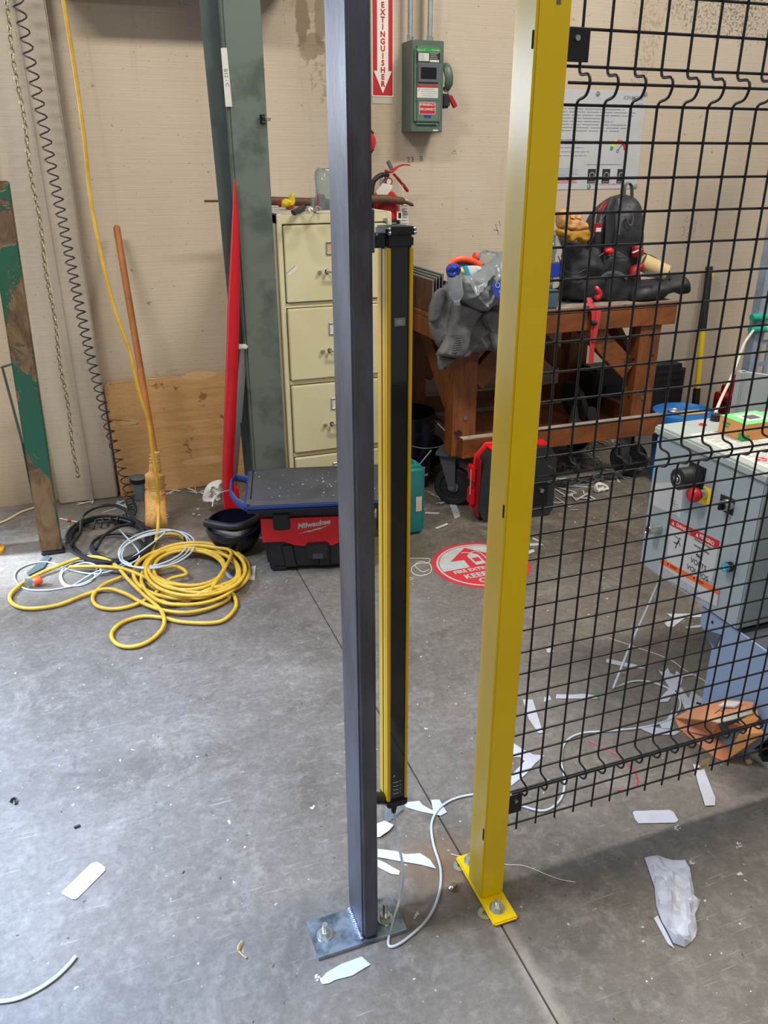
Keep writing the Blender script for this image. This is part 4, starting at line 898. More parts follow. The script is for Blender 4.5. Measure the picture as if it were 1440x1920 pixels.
plate('corner_label', 812, 243, 821, 246, 'offw', t, .0008, Y=3.8)
bm = NB(); tube(bm, [sp_(833, 122, 3.84), sp_(838, 128, 3.82), sp_(842, 145, 3.81), sp_(840, 162, 3.82), sp_(834, 170, 3.84)], [(.010, .02), (.012, .02), (.012, .02), (.010, .016), (.006, .01)], 10, sm=4, flat=(0, 1, 0)); box(bm, bx1, bx1+.012, 3.83, 3.87, sp_(833, 165, 3.84).z, sp_(833, 123, 3.84).z); obj('lever', bm, 'disc', t, smooth=40)
bm = NB(); aa, bb = sp_(831, 176, 3.82), sp_(841, 203, 3.82); box(bm, bx1-.001, bb.x, 3.80, 3.86, bb.z, aa.z, .008, 3); obj('interlock', bm, 'vacb', t, smooth=30)
bm = NB(); p0, p1, p2 = sp_(833, 168, 3.81), sp_(838, 172, 3.81), sp_(843, 180, 3.81); tube(bm, [p0, p1, p2], .0025, 8, sm=3); lk = obj('shackle', bm, 'chrome', t, smooth=True)
bm = NB(); p3 = sp_(843, 180, 3.81); p4 = sp_(854, 201, 3.81); beam(bm, p3, p4, .022, .014, (0, 1, 0), .003); obj('padlock', bm, 'redk', t, smooth=30)
for px in (769, 806):
    q = WL(px, 72, 3.865); r_ = .0118
    nm = ('left', 'right')[px > 800]
    t = thing('conduit', f'{nm} galvanised conduit rising from the top of the safety switch', 'conduit', (q.x, 3.865, bz1), 0)
    bm = NB(); cyl(bm, (q.x, 3.865, bz1+.012), (q.x, 3.865, 3.2), r_, seg=20); obj('pipe', bm, 'conduit', t, smooth=True)
    bm = NB(); cyl(bm, (q.x, 3.865, bz1), (q.x, 3.865, bz1+.010), .017, seg=8); cyl(bm, (q.x, 3.865, bz1+.011), (q.x, 3.865, bz1+.026), .0155, seg=16); ell(bm, (q.x+.008, 3.85, bz1+.018), .004, 8); obj('connector', bm, 'zinc', t, smooth=30)
# red alarm disc peeping out behind the steel post
q = WL(699, 266, 3.88); t = thing('red_wall_bell', 'red round wall device peeking out right of the bare steel post', 'alarm', (q.x-.025, WY, q.z-.05))
bm = NB(); lathe(bm, [(0, 0), (.045, 0), (.048, .02), (.035, .045), (0, .052)], (q.x-.025, WY, q.z), 24, Matrix.Rotation(radians(90), 4, 'X')); obj('dome', bm, 'redd', t, smooth=True)
bm = NB(); box(bm, q.x-.06, q.x+.014, WY-.02, WY, q.z-.045, q.z+.05, .006); obj('backplate', bm, 'black', t, smooth=30)

# ================================================================ POSTER
a, b = WL(1213, 172, WY), WL(1196, 355, WY); x1 = a.x; z1, z0 = a.z, b.z+.004; x0 = x1-.62
t = thing('safety_poster', 'white laminated poster with a coloured gauge pinned behind the fence', 'poster', ((x0+x1)/2, WY-.003, z0))
bm = NB(); box(bm, x0, x1, WY-.0030, WY-.001, z0, z1, .0008, 1); sh = obj('sheet', bm, 'white', t)
def pmx(px, py): q = WL(px, py, WY-.0032); return frame((q.x, WY-.0032, q.z), (1, 0, 0), (0, 0, 1))
text('lettering', 'KENMORE', .026, pmx(1188, 184), 'lgreen' if False else 'greyink', sh, bold=.0003, ext=.0003)
bm = NB(); lines(bm, pmx(1192, 196), 0, .05, 0, .004, 2, .002, 3, ext=.0003, ragged=0); obj('subtitle', bm, 'bluegrey', sh)
bm = NB(); q0 = WL(1062, 245, WY-.0032); lines(bm, frame((q0.x-.06, WY-.0032, q0.z), (1, 0, 0), (0, 0, 1)), 0, .48, 0, .115, 9, .0035, 12, .45, ext=.0003)
q0 = WL(1060, 292, WY-.0032); lines(bm, frame((q0.x-.06, WY-.0032, q0.z), (1, 0, 0), (0, 0, 1)), 0, .22, 0, .075, 5, .003, 13, .6, ext=.0003)
q0 = WL(1100, 309, WY-.0032); lines(bm, frame((q0.x, WY-.0032, q0.z), (1, 0, 0), (0, 0, 1)), 0, .22, 0, .001, 2, .002, 14, .1, ext=.0003); obj('small_print', bm, 'greyink', sh, kind='stuff')
bm = NB(); q0 = WL(1055, 335, WY-.0032); lines(bm, frame((q0.x-.03, WY-.0032, q0.z), (1, 0, 0), (0, 0, 1)), 0, .13, .012, .048, 6, .0022, 15, .4, ext=.0003); obj('blue_print', bm, 'bluegrey', sh, kind='stuff')
bm = NB(); q0 = WL(1052, 343, WY-.0032); lines(bm, frame((q0.x-.03, WY-.0032, q0.z), (1, 0, 0), (0, 0, 1)), 0, .14, 0, .018, 4, .0025, 16, .2, ext=.0003); q0 = WL(1110, 346, WY-.0032); lines(bm, frame((q0.x, WY-.0032, q0.z), (1, 0, 0), (0, 0, 1)), 0, .2, 0, .0, 1, .0025, 17, .0, ext=.0003); obj('red_print', bm, 'signr', sh, kind='stuff')
gq = WL(1159, 282, WY-.0032); R0, R1 = .034, .052
for i, m_ in enumerate(('signr', 'redd', 'lorange', 'lorange', 'lyel', 'lyel', 'lgreen')):
    bm = NB(); a0, a1 = pi*i/7, pi*(i+1)/7; pp = [(gq.x+R*cos(a_), WY-.0033, gq.z+R*sin(a_)) for R, seq in ((R1, (0, .5, 1)), (R0, (1, .5, 0))) for a_ in [a0+(a1-a0)*u for u in seq]]
    prism(bm, pp, (0, -.0004, 0)); obj('gauge_segment', bm, m_, sh)
bm = NB(); tube(bm, [(gq.x, WY-.0036, gq.z+.002), (gq.x+.022, WY-.0036, gq.z+.030)], .0016, 6); tube(bm, [(gq.x-.003+.007*cos(a_), WY-.0036, gq.z-.004+.007*sin(a_)) for a_ in [i*pi/6 for i in range(12)]], .0012, 5, closed=True); obj('gauge_needle', bm, 'ink', sh)
for px in (1109, 1136, 1164):
    q = WL(px, 330, WY-.0032); bm = NB(); box(bm, q.x-.024, q.x+.024, WY-.0037, WY-.0031, q.z-.036, q.z+.034); ph_ = obj('photo', bm, 'slate', sh)
    bm = NB(); lathe(bm, [(.010, 0), (.017, 0), (.017, .0008), (.010, .0008), (.010, 0)], (q.x+.002, WY-.0037, q.z+.004), 18, Matrix.Rotation(radians(90), 4, 'X')); box(bm, q.x-.018, q.x+.02, WY-.0041, WY-.0036, q.z-.032, q.z-.026); obj('photo_subject', bm, 'bag', t)
for a_ in ((1121, 176), (1210, 177), (1104, 350), (1191, 349)):
    q = WL(*a_, WY-.003); bm = NB(); lathe(bm, [(0, .006), (.004, .006), (.005, .002), (.0125, .0018), (.0125, 0), (0, 0)], (q.x, WY-.003, q.z), 18, Matrix.Rotation(radians(90), 4, 'X')); obj('washer_screw', bm, 'zinc', t, smooth=True)

# ================================================================ WORKBENCH
BX0, BX1, BY0, BY1, BZ = 1.385, 2.600, 3.10, 3.80, .905
t = thing('workbench', 'orange-brown wooden workbench on big black casters behind the fence', 'workbench', ((BX0+BX1)/2, (BY0+BY1)/2, 0))
def bx(name, a, m, par=None, bev=.003):
    bm = NB(); box(bm, *a, bev, 1); return obj(name, bm, m, par or t)
bx('tabletop', (BX0, BX1, BY0, BY1, BZ-.022, BZ), 'wood'); bx('dusty_surface', (BX0+.01, BX1-.01, BY0+.01, BY1-.01, BZ, BZ+.0015), 'dust', bev=0)
bx('apron', (BX0, BX1, BY0+.002, BY0+.042, BZ-.105, BZ-.0225), 'wood'); bx('apron', (BX0, BX1, BY1-.042, BY1-.002, BZ-.105, BZ-.0225), 'wood')
bx('apron', (BX0, BX0+.04, BY0+.045, BY1-.045, BZ-.105, BZ-.0225), 'wood'); bx('apron', (BX1-.12, BX1-.08, BY0+.045, BY1-.045, BZ-.105, BZ-.0225), 'wood')
LX = (1.468, 2.420)
for x in LX:
    bx('leg', (x, x+.115, BY0+.015, BY0+.105, .272, BZ-.1055), 'woodx'); bx('leg', (x, x+.115, BY1-.105, BY1-.015, .272, BZ-.1055), 'woodx')
# bottom rails (dusty tops)
for y in (BY0-.028, BY1-.012):
    r_ = bx('bottom_rail', (1.50, 2.585, y, y+.042, .272, .365), 'wood'); bx('dusty_edge', (1.502, 2.58, y+.002, y+.040, .365, .3662), 'dust', r_, 0)
for x in (2.50,):
    bx('cross_rail', (x, x+.04, BY0+.106, BY1-.106, .272, .365), 'woodx')
bx('lower_shelf', (1.64, 2.49, BY0+.11, BY1-.11, .270, .284), 'woodx')
# braces
def brc(a, b, w=.04, h=.095, m='wood', up_=(0, 1, 0)):
    bm = NB(); beam(bm, a, b, h, w, up_, .002); obj('brace', bm, m, t)
brc((2.40, BY0+.06, .585), (2.14, BY0+.06, .815)); brc((1.585, BY0+.06, .60), (1.80, BY0+.06, .815))
brc((2.46, BY0+.11, .585), (2.46, BY0+.40, .815), m='woodx', up_=(1, 0, 0)); brc((1.50, BY0+.11, .50), (1.50, BY0+.42, .80), m='woodx', up_=(1, 0, 0))
brc((2.40, BY1-.06, .50), (2.05, BY1-.06, .80), m='woodx'); brc((1.585, BY1-.06, .50), (1.9, BY1-.06, .80), m='woodx')
for x in LX:
    for z in (.45, .76):
        bm = NB(); p = (x+.06, BY0+.0145, z); cyl(bm, p, (p[0], p[1]-.004, z), .010, seg=12); obj('bolt_head', bm, 'lgrey', t, smooth=True)
def caster(x, y, rz, par, R=.094):
    mx = Matrix.Translation((x, y, 0)) @ Matrix.Rotation(rz, 4, 'Z')
    bm = NB(); lathe(bm, [(.0, -.012), (.030, -.012), (.032, -.018), (.062, -.014), (.066, -.020), (R-.008, -.021), (R, -.012), (R, .012), (R-.008, .021), (.066, .020), (.062, .014), (.032, .018), (0, .018)], (0, 0, 0), 36, Matrix.Rotation(radians(90), 4, 'Y'))
    bm.transform(mx @ Matrix.Translation((0, 0, R))); wh = obj('caster', bm, 'rubber', par, smooth=35)
    bm = NB()
    for s in (-1, 1):
        prism(bm, [mx @ Vector((s*.030, -.012, R-.022)), mx @ Vector((s*.030, .018, R-.010)), mx @ Vector((s*.030, .07, .255)), mx @ Vector((s*.030, -.01, .255))], mx.to_3x3() @ Vector((s*.005, 0, 0)))
    obj('fork', bm, 'machine', wh, smooth=30)
    bm = NB(); prism(bm, [mx @ Vector((a, b, .255)) for a, b in ((-.055, -.05), (.055, -.05), (.055, .08), (-.055, .08))], (0, 0, .0165)); obj('mount_plate', bm, 'machine', wh)
    bm = NB(); c0, c1 = mx @ Vector((-.042, 0, R)), mx @ Vector((.042, 0, R)); cyl(bm, c0, c1, .011, seg=8); cyl(bm, mx @ Vector((-.026, 0, R)), mx @ Vector((.026, 0, R)), .026, seg=20); obj('axle', bm, 'lgrey', wh, smooth=30)
caster(1.525, BY0+.10, radians(52), t); caster(2.53, BY0+.13, radians(38), t); caster(1.61, BY1-.08, radians(60), t); caster(2.50, BY1-.12, radians(20), t)

# framed dark panels standing on the bench's left end
for i in range(4):
    x = 1.390+i*.019
    lab = ['outermost dark framed panel at the bench left end, facing out', 'second dark framed panel from the left of the bench stack', 'third dark framed panel from the left of the bench stack', 'innermost dark framed panel of the bench stack, beside the jacket'][i]
    y0 = 3.19+i*.012; z1 = 1.045+i*.006
    tt = thing('framed_panel', lab, 'panel', (x, 3.5, BZ+.002), group='framed panels stacked on the bench')
    bm = NB(); box(bm, x, x+.007, y0, 3.76, BZ+.002, z1); obj('panel', bm, 'slate' if i else 'brown', tt)
    bm = NB(); box(bm, x-.001, x+.002, y0, 3.76, z1-.003, z1+.003); box(bm, x-.001, x+.002, y0-.003, y0+.001, BZ+.002, z1); box(bm, x+.006, x+.008, y0, 3.76, z1-.003, z1+.002); obj('edge_frame', bm, 'conduit', tt)
# corrugated filler between panels and the jacket
bm = NB()
for k in range(8): cyl(bm, (1.470+.008*(k % 2), 3.17+.02*k, BZ+.002), (1.470+.008*(k % 2), 3.17+.02*k, 1.03), .008, seg=8)
obj('black_hinge_strips', bm, 'vacb', smooth=True, label='bundle of black vertical strips between panel stack and jacket', cat='strips', kind='stuff')

# grey work jacket draped over the bench's front left corner
JY = 3.045
t = thing('work_jacket', 'grey work jacket draped over the front left corner of the bench', 'jacket', (1.62, JY, .6))
out = [(838, 530), (822, 548), (808, 565), (803, 590), (806, 622), (818, 646), (824, 656), (817, 666), (832, 671), (866, 672), (884, 662), (916, 657), (930, 664), (960, 668), (1000, 655), (1012, 610), (1010, 560), (985, 530), (930, 520), (880, 520)]
o2, mxp = vplane(out, JY)
def fold(u, v):
    f = .022*(1-abs(sin(24*u+11*v+1.6*sin(9*v))))**2+.012*(1-abs(sin(46*u-22*v+2*sin(14*u))))**3+.003*sin(150*v+60*u)-.006
    return f*max(.2, min(1, (1.02-v)/.25))
obj('body', inflate(NB(), o2, mxp, .040, .028, .045, .008, 3, .014, 9, fold), 'cloth', t, smooth=60)
o2, mxp = vplane([(852, 572), (842, 600), (830, 640), (818, 663), (830, 668), (850, 671), (866, 672), (873, 660), (882, 632), (893, 600), (904, 585), (880, 572)], JY-.045)
slv = obj('sleeve', inflate(NB(), o2, mxp, .030, .015, .022, .009, 3, .006, 20, lambda u, v: .0045*sin(60*u+26*v)), 'cloth', t, smooth=60)
bm = NB()
for k in range(9):
    a, b = WL(872-1.6*k, 622+4.6*k, JY-.078), WL(861-1.6*k, 624+4.6*k, JY-.078); tube(bm, [a, b], .0018, 5)
obj('stitch_ridges', bm, 'cloth', slv, smooth=True, kind='stuff')
o2, mxp = vplane([(822, 664), (820, 680), (826, 697), (834, 690), (846, 682), (856, 672), (838, 668)], JY-.02)
obj('cuff', inflate(NB(), o2, mxp, .014, .012, .015, .008, 3, .006, 20), 'cloth', t, smooth=60)
o2, mxp = vplane([(812, 552), (806, 575), (804, 600), (812, 604), (822, 596), (830, 572), (836, 548), (826, 540)], JY-.03)
obj('collar', inflate(NB(), o2, mxp, .022, .012, .015, .008, 3, .006, 20), 'cloth', t, smooth=60)
o2, mxp = vplane([(900, 588), (915, 620), (925, 655), (945, 662), (960, 640), (950, 600), (930, 580)], JY-.045)
obj('front_flap', inflate(NB(), o2, mxp, .022, .012, .02, .009, 3, .006, 20, lambda u, v: .004*sin(70*u)), 'cloth', t, smooth=60)

# grey shopping bag on top of the jacket
GY = 2.985
t = thing('shopping_bag', 'grey plastic shopping bag of empties sitting on the grey jacket', 'bag', (WL(905, 560, GY).x, GY, WL(905, 585, GY).z))
out = [(852, 530), (860, 514), (882, 511), (898, 503), (915, 492), (928, 482), (942, 470), (975, 466), (1000, 480), (1004, 520), (985, 555), (955, 572), (925, 573), (908, 584), (889, 580), (872, 568), (856, 556)]
o2, mxp = vplane(out, GY)
def bfold(u, v): return .020*(1-abs(sin(22*u-30*v+1.5*sin(12*u))))**4+.016*(1-abs(sin(30*u+24*v+sin(20*v))))**4+.004*sin(90*u+30*v)
obj('bag_film', inflate(NB(), o2, mxp, .070, .055, .07, .007, 3, .014, 16, bfold), 'bag', t, smooth=45)
lg = WL(938, 543, GY-.085); bm = NB(); mx = frame((lg.x, GY-.088, lg.z), (1, 0, .12), (-.1, .25, 1)); prism(bm, [mx @ Vector(q) for q in ((-.034, .028, 0), (.0, .034, 0), (.045, .034, 0), (.045, -.02, 0), (.0, -.042, 0), (-.028, -.022, 0))], (0, .0022, 0))
lo_ = obj('blue_logo', bm, 'lblue', t)
text('lettering', 'OL', .030, mx @ Matrix.Translation((-.003, .018, .0015)), 'bluegrey', lo_, bold=.0004); text('lettering', '$', .034, mx @ Matrix.Translation((-.002, -.014, .0015)), 'bluegrey', lo_, bold=.0008)

def bottle(name, label, base, tip, r, capm, m='clear', lblm=None, group=None, l0=.35, l1=.6):
    base = Vector(base); tip = Vector(tip); L = (tip-base).length
    q = (tip-base).to_track_quat('Z', 'Y').to_matrix().to_4x4(); T = Matrix.Translation(base) @ q
    tt = thing(name, label, 'bottle', tuple(base))
    pr = [(0, .004), (r*.7, 0), (r*.95, .006)]
    for k in range(8):
        u = .08+.5*k/8; pr += [(r, u*L), (r*.93, (u+.03)*L)]
    pr += [(r, .64*L), (r*.95, .70*L), (r*.6, .82*L), (r*.36, .88*L), (r*.36, .93*L), (0, .93*L)]
    bm = NB(); lathe(bm, pr, (0, 0, 0), 24); bm.transform(T); bd = obj('shell', bm, m, tt, smooth=60)
    bm = NB(); lathe(bm, [(0, .92*L), (r*.45, .92*L), (r*.45, L*.995), (r*.4, L), (0, L)], (0, 0, 0), 18); bm.transform(T); obj('cap', bm, capm, tt, smooth=40)
    if lblm: bm = NB(); lathe(bm, [(r*1.01, l0*L), (r*1.03, l0*L), (r*1.03, l1*L), (r*1.01, l1*L)], (0, 0, 0), 24); bm.transform(T); obj('label_band', bm, lblm, tt, smooth=True)
    return tt
bottle('water_bottle', 'small clear water bottle lying cap-down in front of the grey bag', WL(851, 508, 2.955), WL(857, 574, 2.895), .030, 'clearb', lblm=None)
bm = NB(); o2, mxp = vplane([(836, 506), (842, 496), (856, 494), (864, 504), (858, 518), (842, 520)], 2.93)
obj('blue_wrapper', inflate(bm, o2, mxp, .018, .014, .02, .006, 3, .012, 50), 'lblue', smooth=40, label='crumpled blue and white wrapper above the clear water bottle', cat='wrapper')
t = thing('snack_wrapper', 'crumpled silver and orange snack bag behind the grey shopping bag', 'wrapper', tuple(WL(880, 510, 3.0)))
o2, mxp = vplane([(849, 512), (846, 497), (856, 488), (872, 486), (888, 489), (903, 497), (900, 512), (880, 518)], 3.03)
obj('liner', inflate(NB(), o2, mxp, .020, .02, .03, .008, 3, .012, 40), 'lgrey', t, smooth=45)
bm = NB(); P = [WL(a, b, 3.005) for a, b in ((848, 508), (845, 497), (855, 488), (871, 486), (888, 490), (902, 498))]; tube(bm, P, (.007, .012), 8, sm=4, flat=(0, 1, 0)); obj('orange_edge', bm, 'orange', t, smooth=50)
o2, mxp = vplane([(856, 510), (862, 502), (880, 498), (902, 500), (900, 514), (882, 522), (862, 522)], 2.975)
k = obj('white_face', inflate(NB(), o2, mxp, .012, .01, .02, .007, 3, .008, 40, nseed=3), 'white', t, smooth=45)
a, b = WL(873, 500, 2.955), WL(880, 520, 2.955); bm = NB(); prism(bm, [(a.x-.008, 2.957, a.z), (a.x+.008, 2.957, a.z+.003), (b.x+.010, 2.955, b.z), (b.x-.004, 2.955, b.z-.002)], (0, .01, 0)); obj('blue_stripe', bm, 'cyan', k)
o2, mxp = vplane([(859, 508), (866, 503), (871, 508), (866, 514)], 2.955); obj('yellow_print', inflate(NB(), o2, mxp, .006, .004, .01, .005, 2), 'lyel', k, smooth=40)
bottle('sports_bottle', 'clear empty bottle with orange cap poking out of the grey bag', WL(950, 492, 3.03), WL(889, 480, 3.02), .033, 'orange')

# tall bottle and blue-grey box right of the yellow post
z0 = WL(1038, 556, 3.12).z
t = thing('blue_grey_toolbox', 'blue-grey metal box on the bench edge beside the yellow post', 'box', (1.88, 3.2, BZ+.002))
a, b = WL(1049, 553, 3.11), WL(1049, 581, 3.11); bm = NB(); box(bm, a.x-.24, a.x, 3.11, 3.30, BZ+.002, BZ+.075, .006); obj('body', bm, 'bluec', t, smooth=30)
bm = NB(); box(bm, a.x-.24, a.x, 3.11, 3.30, BZ+.0755, BZ+.082, .003); obj('lid', bm, 'bluec', t, smooth=30)
a = WL(1036, 556, 3.17); bottle('tall_bottle', 'clear bottle with blue label standing on the blue-grey box', (a.x-.005, 3.18, BZ+.083), (a.x-.005, 3.18, BZ+.083+.24), .036, 'clearb', lblm='lblue', l0=.2, l1=.45)

# backpack (dark, upright) and second black bag
def blob(name, px, Y, fr, bk, fall, m, par, step=.012, namp=.006, ns=12, fold=None, seed=0):
    o2, mxp = vplane(px, Y); bm = inflate(NB(), o2, mxp, fr, bk, fall, step, 3, namp, ns, fold, seed)
    for v in bm.verts: v.co.z = max(v.co.z, BZ+.0025)
    return obj(name, bm, m, par, smooth=55)
KY = 3.34
t = thing('backpack', 'black backpack standing upright on the bench with a red padlock hung on it', 'backpack', (2.25, KY, BZ+.002))
blob('main_body', [(1108, 575), (1100, 520), (1098, 470), (1103, 430), (1118, 398), (1140, 376), (1162, 364), (1180, 368), (1191, 390), (1193, 430), (1190, 470), (1188, 510), (1192, 545), (1190, 572), (1150, 580)], KY, .13, .12, .09, 'bpack', t, fold=lambda u, v: .006*sin(30*v+12*u))
blob('front_pocket', [(1118, 560), (1112, 520), (1118, 480), (1140, 468), (1170, 476), (1184, 500), (1186, 540), (1176, 568), (1145, 574)], KY-.10, .06, .03, .05, 'bpack', t, fold=lambda u, v: .004*sin(60*u-30*v))
blob('side_panel', [(1103, 440), (1112, 412), (1128, 392), (1146, 384), (1150, 410), (1143, 450), (1134, 480), (1118, 500), (1106, 480)], KY-.09, .05, .03, .04, 'bpack', t, seed=5)
bm = NB(); tube(bm, [WL(1170, 366, KY-.04), WL(1172, 350, KY-.04), WL(1178, 343, KY-.04), WL(1184, 350, KY-.04), WL(1185, 372, KY-.04)], (.004, .013), 8, sm=4, flat=(1, 0, 0)); obj('grab_loop', bm, 'lgrey', t, smooth=50)
bm = NB(); tube(bm, [WL(1152, 372, KY-.12), WL(1142, 400, KY-.145), WL(1140, 440, KY-.16), WL(1136, 480, KY-.16)], (.003, .016), 8, sm=4, flat=(0, 1, 0)); obj('shoulder_strap', bm, 'bpack', t, smooth=50)
bm = NB(); tube(bm, [WL(1160, 372, KY-.13), WL(1162, 400, KY-.15), WL(1160, 440, KY-.16)], (.0015, .005), 6, sm=4, flat=(0, 1, 0)); obj('zip', bm, 'lgrey', t, smooth=50)
bm = NB(); tube(bm, [WL(1104, 470, KY-.10), WL(1112, 445, KY-.125), WL(1122, 420, KY-.13), (WL(1140, 395, KY-.135))], .0022, 6, sm=4); tube(bm, [WL(1116, 486, KY-.15), WL(1140, 471, KY-.165), WL(1168, 478, KY-.16), (WL(1182, 500, KY-.15))], .0022, 6, sm=4); obj('highlight_piping', bm, 'lgrey', t, smooth=50)  # light grey edge lines added as highlights on the dark fabric
bm = NB(); tube(bm, [WL(1128, 520, KY-.165), WL(1140, 512, KY-.17), (WL(1160, 512, KY-.17)), WL(1176, 522, KY-.165)], (.002, .008), 6, sm=4, flat=(0, 1, 0)); obj('compression_strap', bm, 'lgrey', t, smooth=50)
t2 = thing('carabiner', 'silver carabiner clipped on the backpack right side', 'clip', tuple(WL(1184, 405, KY-.15)))
bm = NB(); tube(bm, [WL(a, b, KY-.15) for a, b in ((1177, 402), (1183, 398), (1187, 408), (1185, 420), (1180, 422), (1176, 410))], .003, 7, closed=True, sm=4); obj('clip_ring', bm, 'lgrey', t2, smooth=True)
bm = NB(); tube(bm, [WL(a, b, KY-.15) for a, b in ((1178, 384), (1183, 390), (1181, 396), (1184, 402))], .0022, 6, sm=4); obj('key_chain', bm, 'chrome', t2, smooth=True)
t2 = thing('red_padlock', 'red lockout padlock hanging by a red cord on the black backpack', 'padlock', tuple(WL(1120, 432, 3.16)))
bm = NB(); a = WL(1120, 426, 3.16); box(bm, a.x-.018, a.x+.018, 3.15, 3.17, a.z-.024, a.z+.016, .003); obj('lock_body', bm, 'redk', t2, smooth=30)
bm = NB(); box(bm, a.x-.013, a.x+.013, 3.1485, 3.15, a.z-.018, a.z-.002); obj('lock_label', bm, 'offw', t2)
bm = NB(); tube(bm, [(a.x-.013, 3.16, a.z+.014), (a.x-.013, 3.16, a.z+.045), (a.x-.006, 3.16, a.z+.056), (a.x+.006, 3.16, a.z+.056), (a.x+.013, 3.16, a.z+.045), (a.x+.013, 3.16, a.z+.014)], .003, 7, sm=3); obj('shackle', bm, 'chrome', t2, smooth=True)
bm = NB(); tube(bm, [WL(1127, 402, 3.155), WL(1126, 390, 3.16), WL(1134, 380, 3.18), WL(1140, 379, 3.19)], .0035, 6, sm=4); tube(bm, [WL(1128, 402, 3.155), WL(1131, 390, 3.16), WL(1138, 382, 3.18)], .0035, 6, sm=4); tube(bm, [WL(1127, 400, 3.15), WL(1122, 393, 3.155), WL(1130, 388, 3.16)], .0025, 6, sm=4); obj('red_cord', bm, 'redk', t2, smooth=True)
t = thing('tool_bag', 'slouching black tool bag under the tan gloves beside the backpack', 'bag', (2.0, 3.25, BZ+.002))
blob('bag_body', [(1040, 556), (1040, 500), (1041, 450), (1052, 444), (1068, 448), (1090, 452), (1108, 446), (1118, 470), (1120, 520), (1124, 560), (1090, 566)], 3.30, .13, .10, .08, 'bpack', t, namp=.012, fold=lambda u, v: .008*sin(30*u+40*v)+.004*sin(90*v), seed=2)
bm = NB(); tube(bm, [WL(1046, 480, 3.15), WL(1060, 508, 3.145), WL(1080, 514, 3.14), (WL(1098, 505, 3.15))], .003, 6, sm=5); tube(bm, [WL(1044, 512, 3.15), WL(1070, 523, 3.14), WL(1100, 518, 3.15)], .003, 6, sm=5); obj('elastic_cord', bm, 'rubber', t, smooth=True)
t2 = thing('red_tag_knot', 'small red ribbon knot showing between the two black bags', 'ribbon', tuple(WL(1140, 470, 3.18)))
blob('knot', [(1134, 474), (1136, 466), (1146, 464), (1150, 470), (1144, 477)], 3.17, .012, .010, .01, 'redd', t2, step=.006)
# gloves
t = thing('leather_gloves', 'tan leather and mustard work gloves lying on the black tool bag', 'gloves', tuple(WL(1070, 450, 3.2)))
blob('leather_palm', [(1044, 426), (1043, 405), (1048, 394), (1060, 392), (1066, 402), (1068, 410), (1084, 410), (1098, 416), (1102, 428), (1090, 434), (1060, 432)], 3.17, .030, .02, .025, 'glove', t, .008, .010, 30)
for i, (a, b) in enumerate((((1072, 412), (1074, 403)), ((1084, 413), (1086, 405)), ((1062, 406), (1064, 394)))):
    bm = NB(); p_, q_ = WL(*a, 3.165), WL(*b, 3.175); tube(bm, [p_, (p_+q_)/2, q_], [.015, .014, .010], 10, sm=2); ell(bm, q_, .010, 8); obj('finger', bm, 'glove', t, smooth=True)
blob('mustard_cuff', [(1044, 428), (1044, 442), (1058, 448), (1066, 455), (1080, 450), (1092, 458), (1102, 452), (1106, 438), (1100, 428), (1070, 430)], 3.165, .028, .02, .02, 'glove2', t, .008, .010, 30, seed=3)
# pouch on the right with tape roll, cord and red items
t = thing('tool_pouch', 'black fabric tool pouch at the right end of the bench', 'pouch', (2.5, 3.25, BZ+.002))
blob('pouch_body', [(1178, 566), (1178, 540), (1200, 526), (1240, 520), (1268, 512), (1280, 520), (1283, 538), (1276, 552), (1262, 548), (1240, 552), (1230, 560)], 3.20, .09, .08, .05, 'bpack', t, .010, .006, 15)
bm = NB(); tube(bm, [WL(1205, 474, 3.25), WL(1225, 482, 3.25), WL(1245, 498, 3.22), WL(1258, 515, 3.18), WL(1256, 525, 3.15)], (.003, .011), 8, sm=4, flat=(0, 0, 1)); obj('strap', bm, 'bpack', t, smooth=50)
bm = NB(); a, b = WL(1205, 492, 3.22), WL(1250, 512, 3.16); cyl(bm, a, b, .040, .036, 20); k = obj('paper_tube', bm, 'beige', smooth=40, label='beige roll tucked behind the black tool pouch', cat='roll')
t = thing('red_clamp_tool', 'red plastic tool with white stripe lying right of the backpack', 'tool', tuple(WL(1200, 500, 3.2)))
blob('upper_part', [(1186, 484), (1186, 462), (1196, 455), (1203, 460), (1205, 474), (1200, 482)], 3.19, .025, .02, .02, 'redk', t, .008, .003)
blob('lower_part', [(1180, 516), (1186, 500), (1198, 494), (1207, 494), (1206, 502), (1198, 508), (1200, 520), (1188, 524)], 3.17, .022, .02, .015, 'redk', t, .008, .004, seed=2)
bm = NB(); a, b = WL(1186, 474, 3.16), WL(1203, 467, 3.16); beam(bm, a, b, .004, .009, (0, 1, 0)); obj('white_stripe', bm, 'offw', t)
bm = NB(); a, b = WL(1208, 514, 3.115), WL(1236, 517, 3.10); P = []
for k in range(90): u = k/89; c_ = a+(b-a)*u; P.append(c_+Vector((0, cos(u*2*pi*9)*.010, sin(u*2*pi*9)*.010)))
tube(bm, P, .0022, 6); obj('coil_spring', bm, 'lgrey', smooth=True, label='small light grey spring lying on the black pouch', cat='spring')
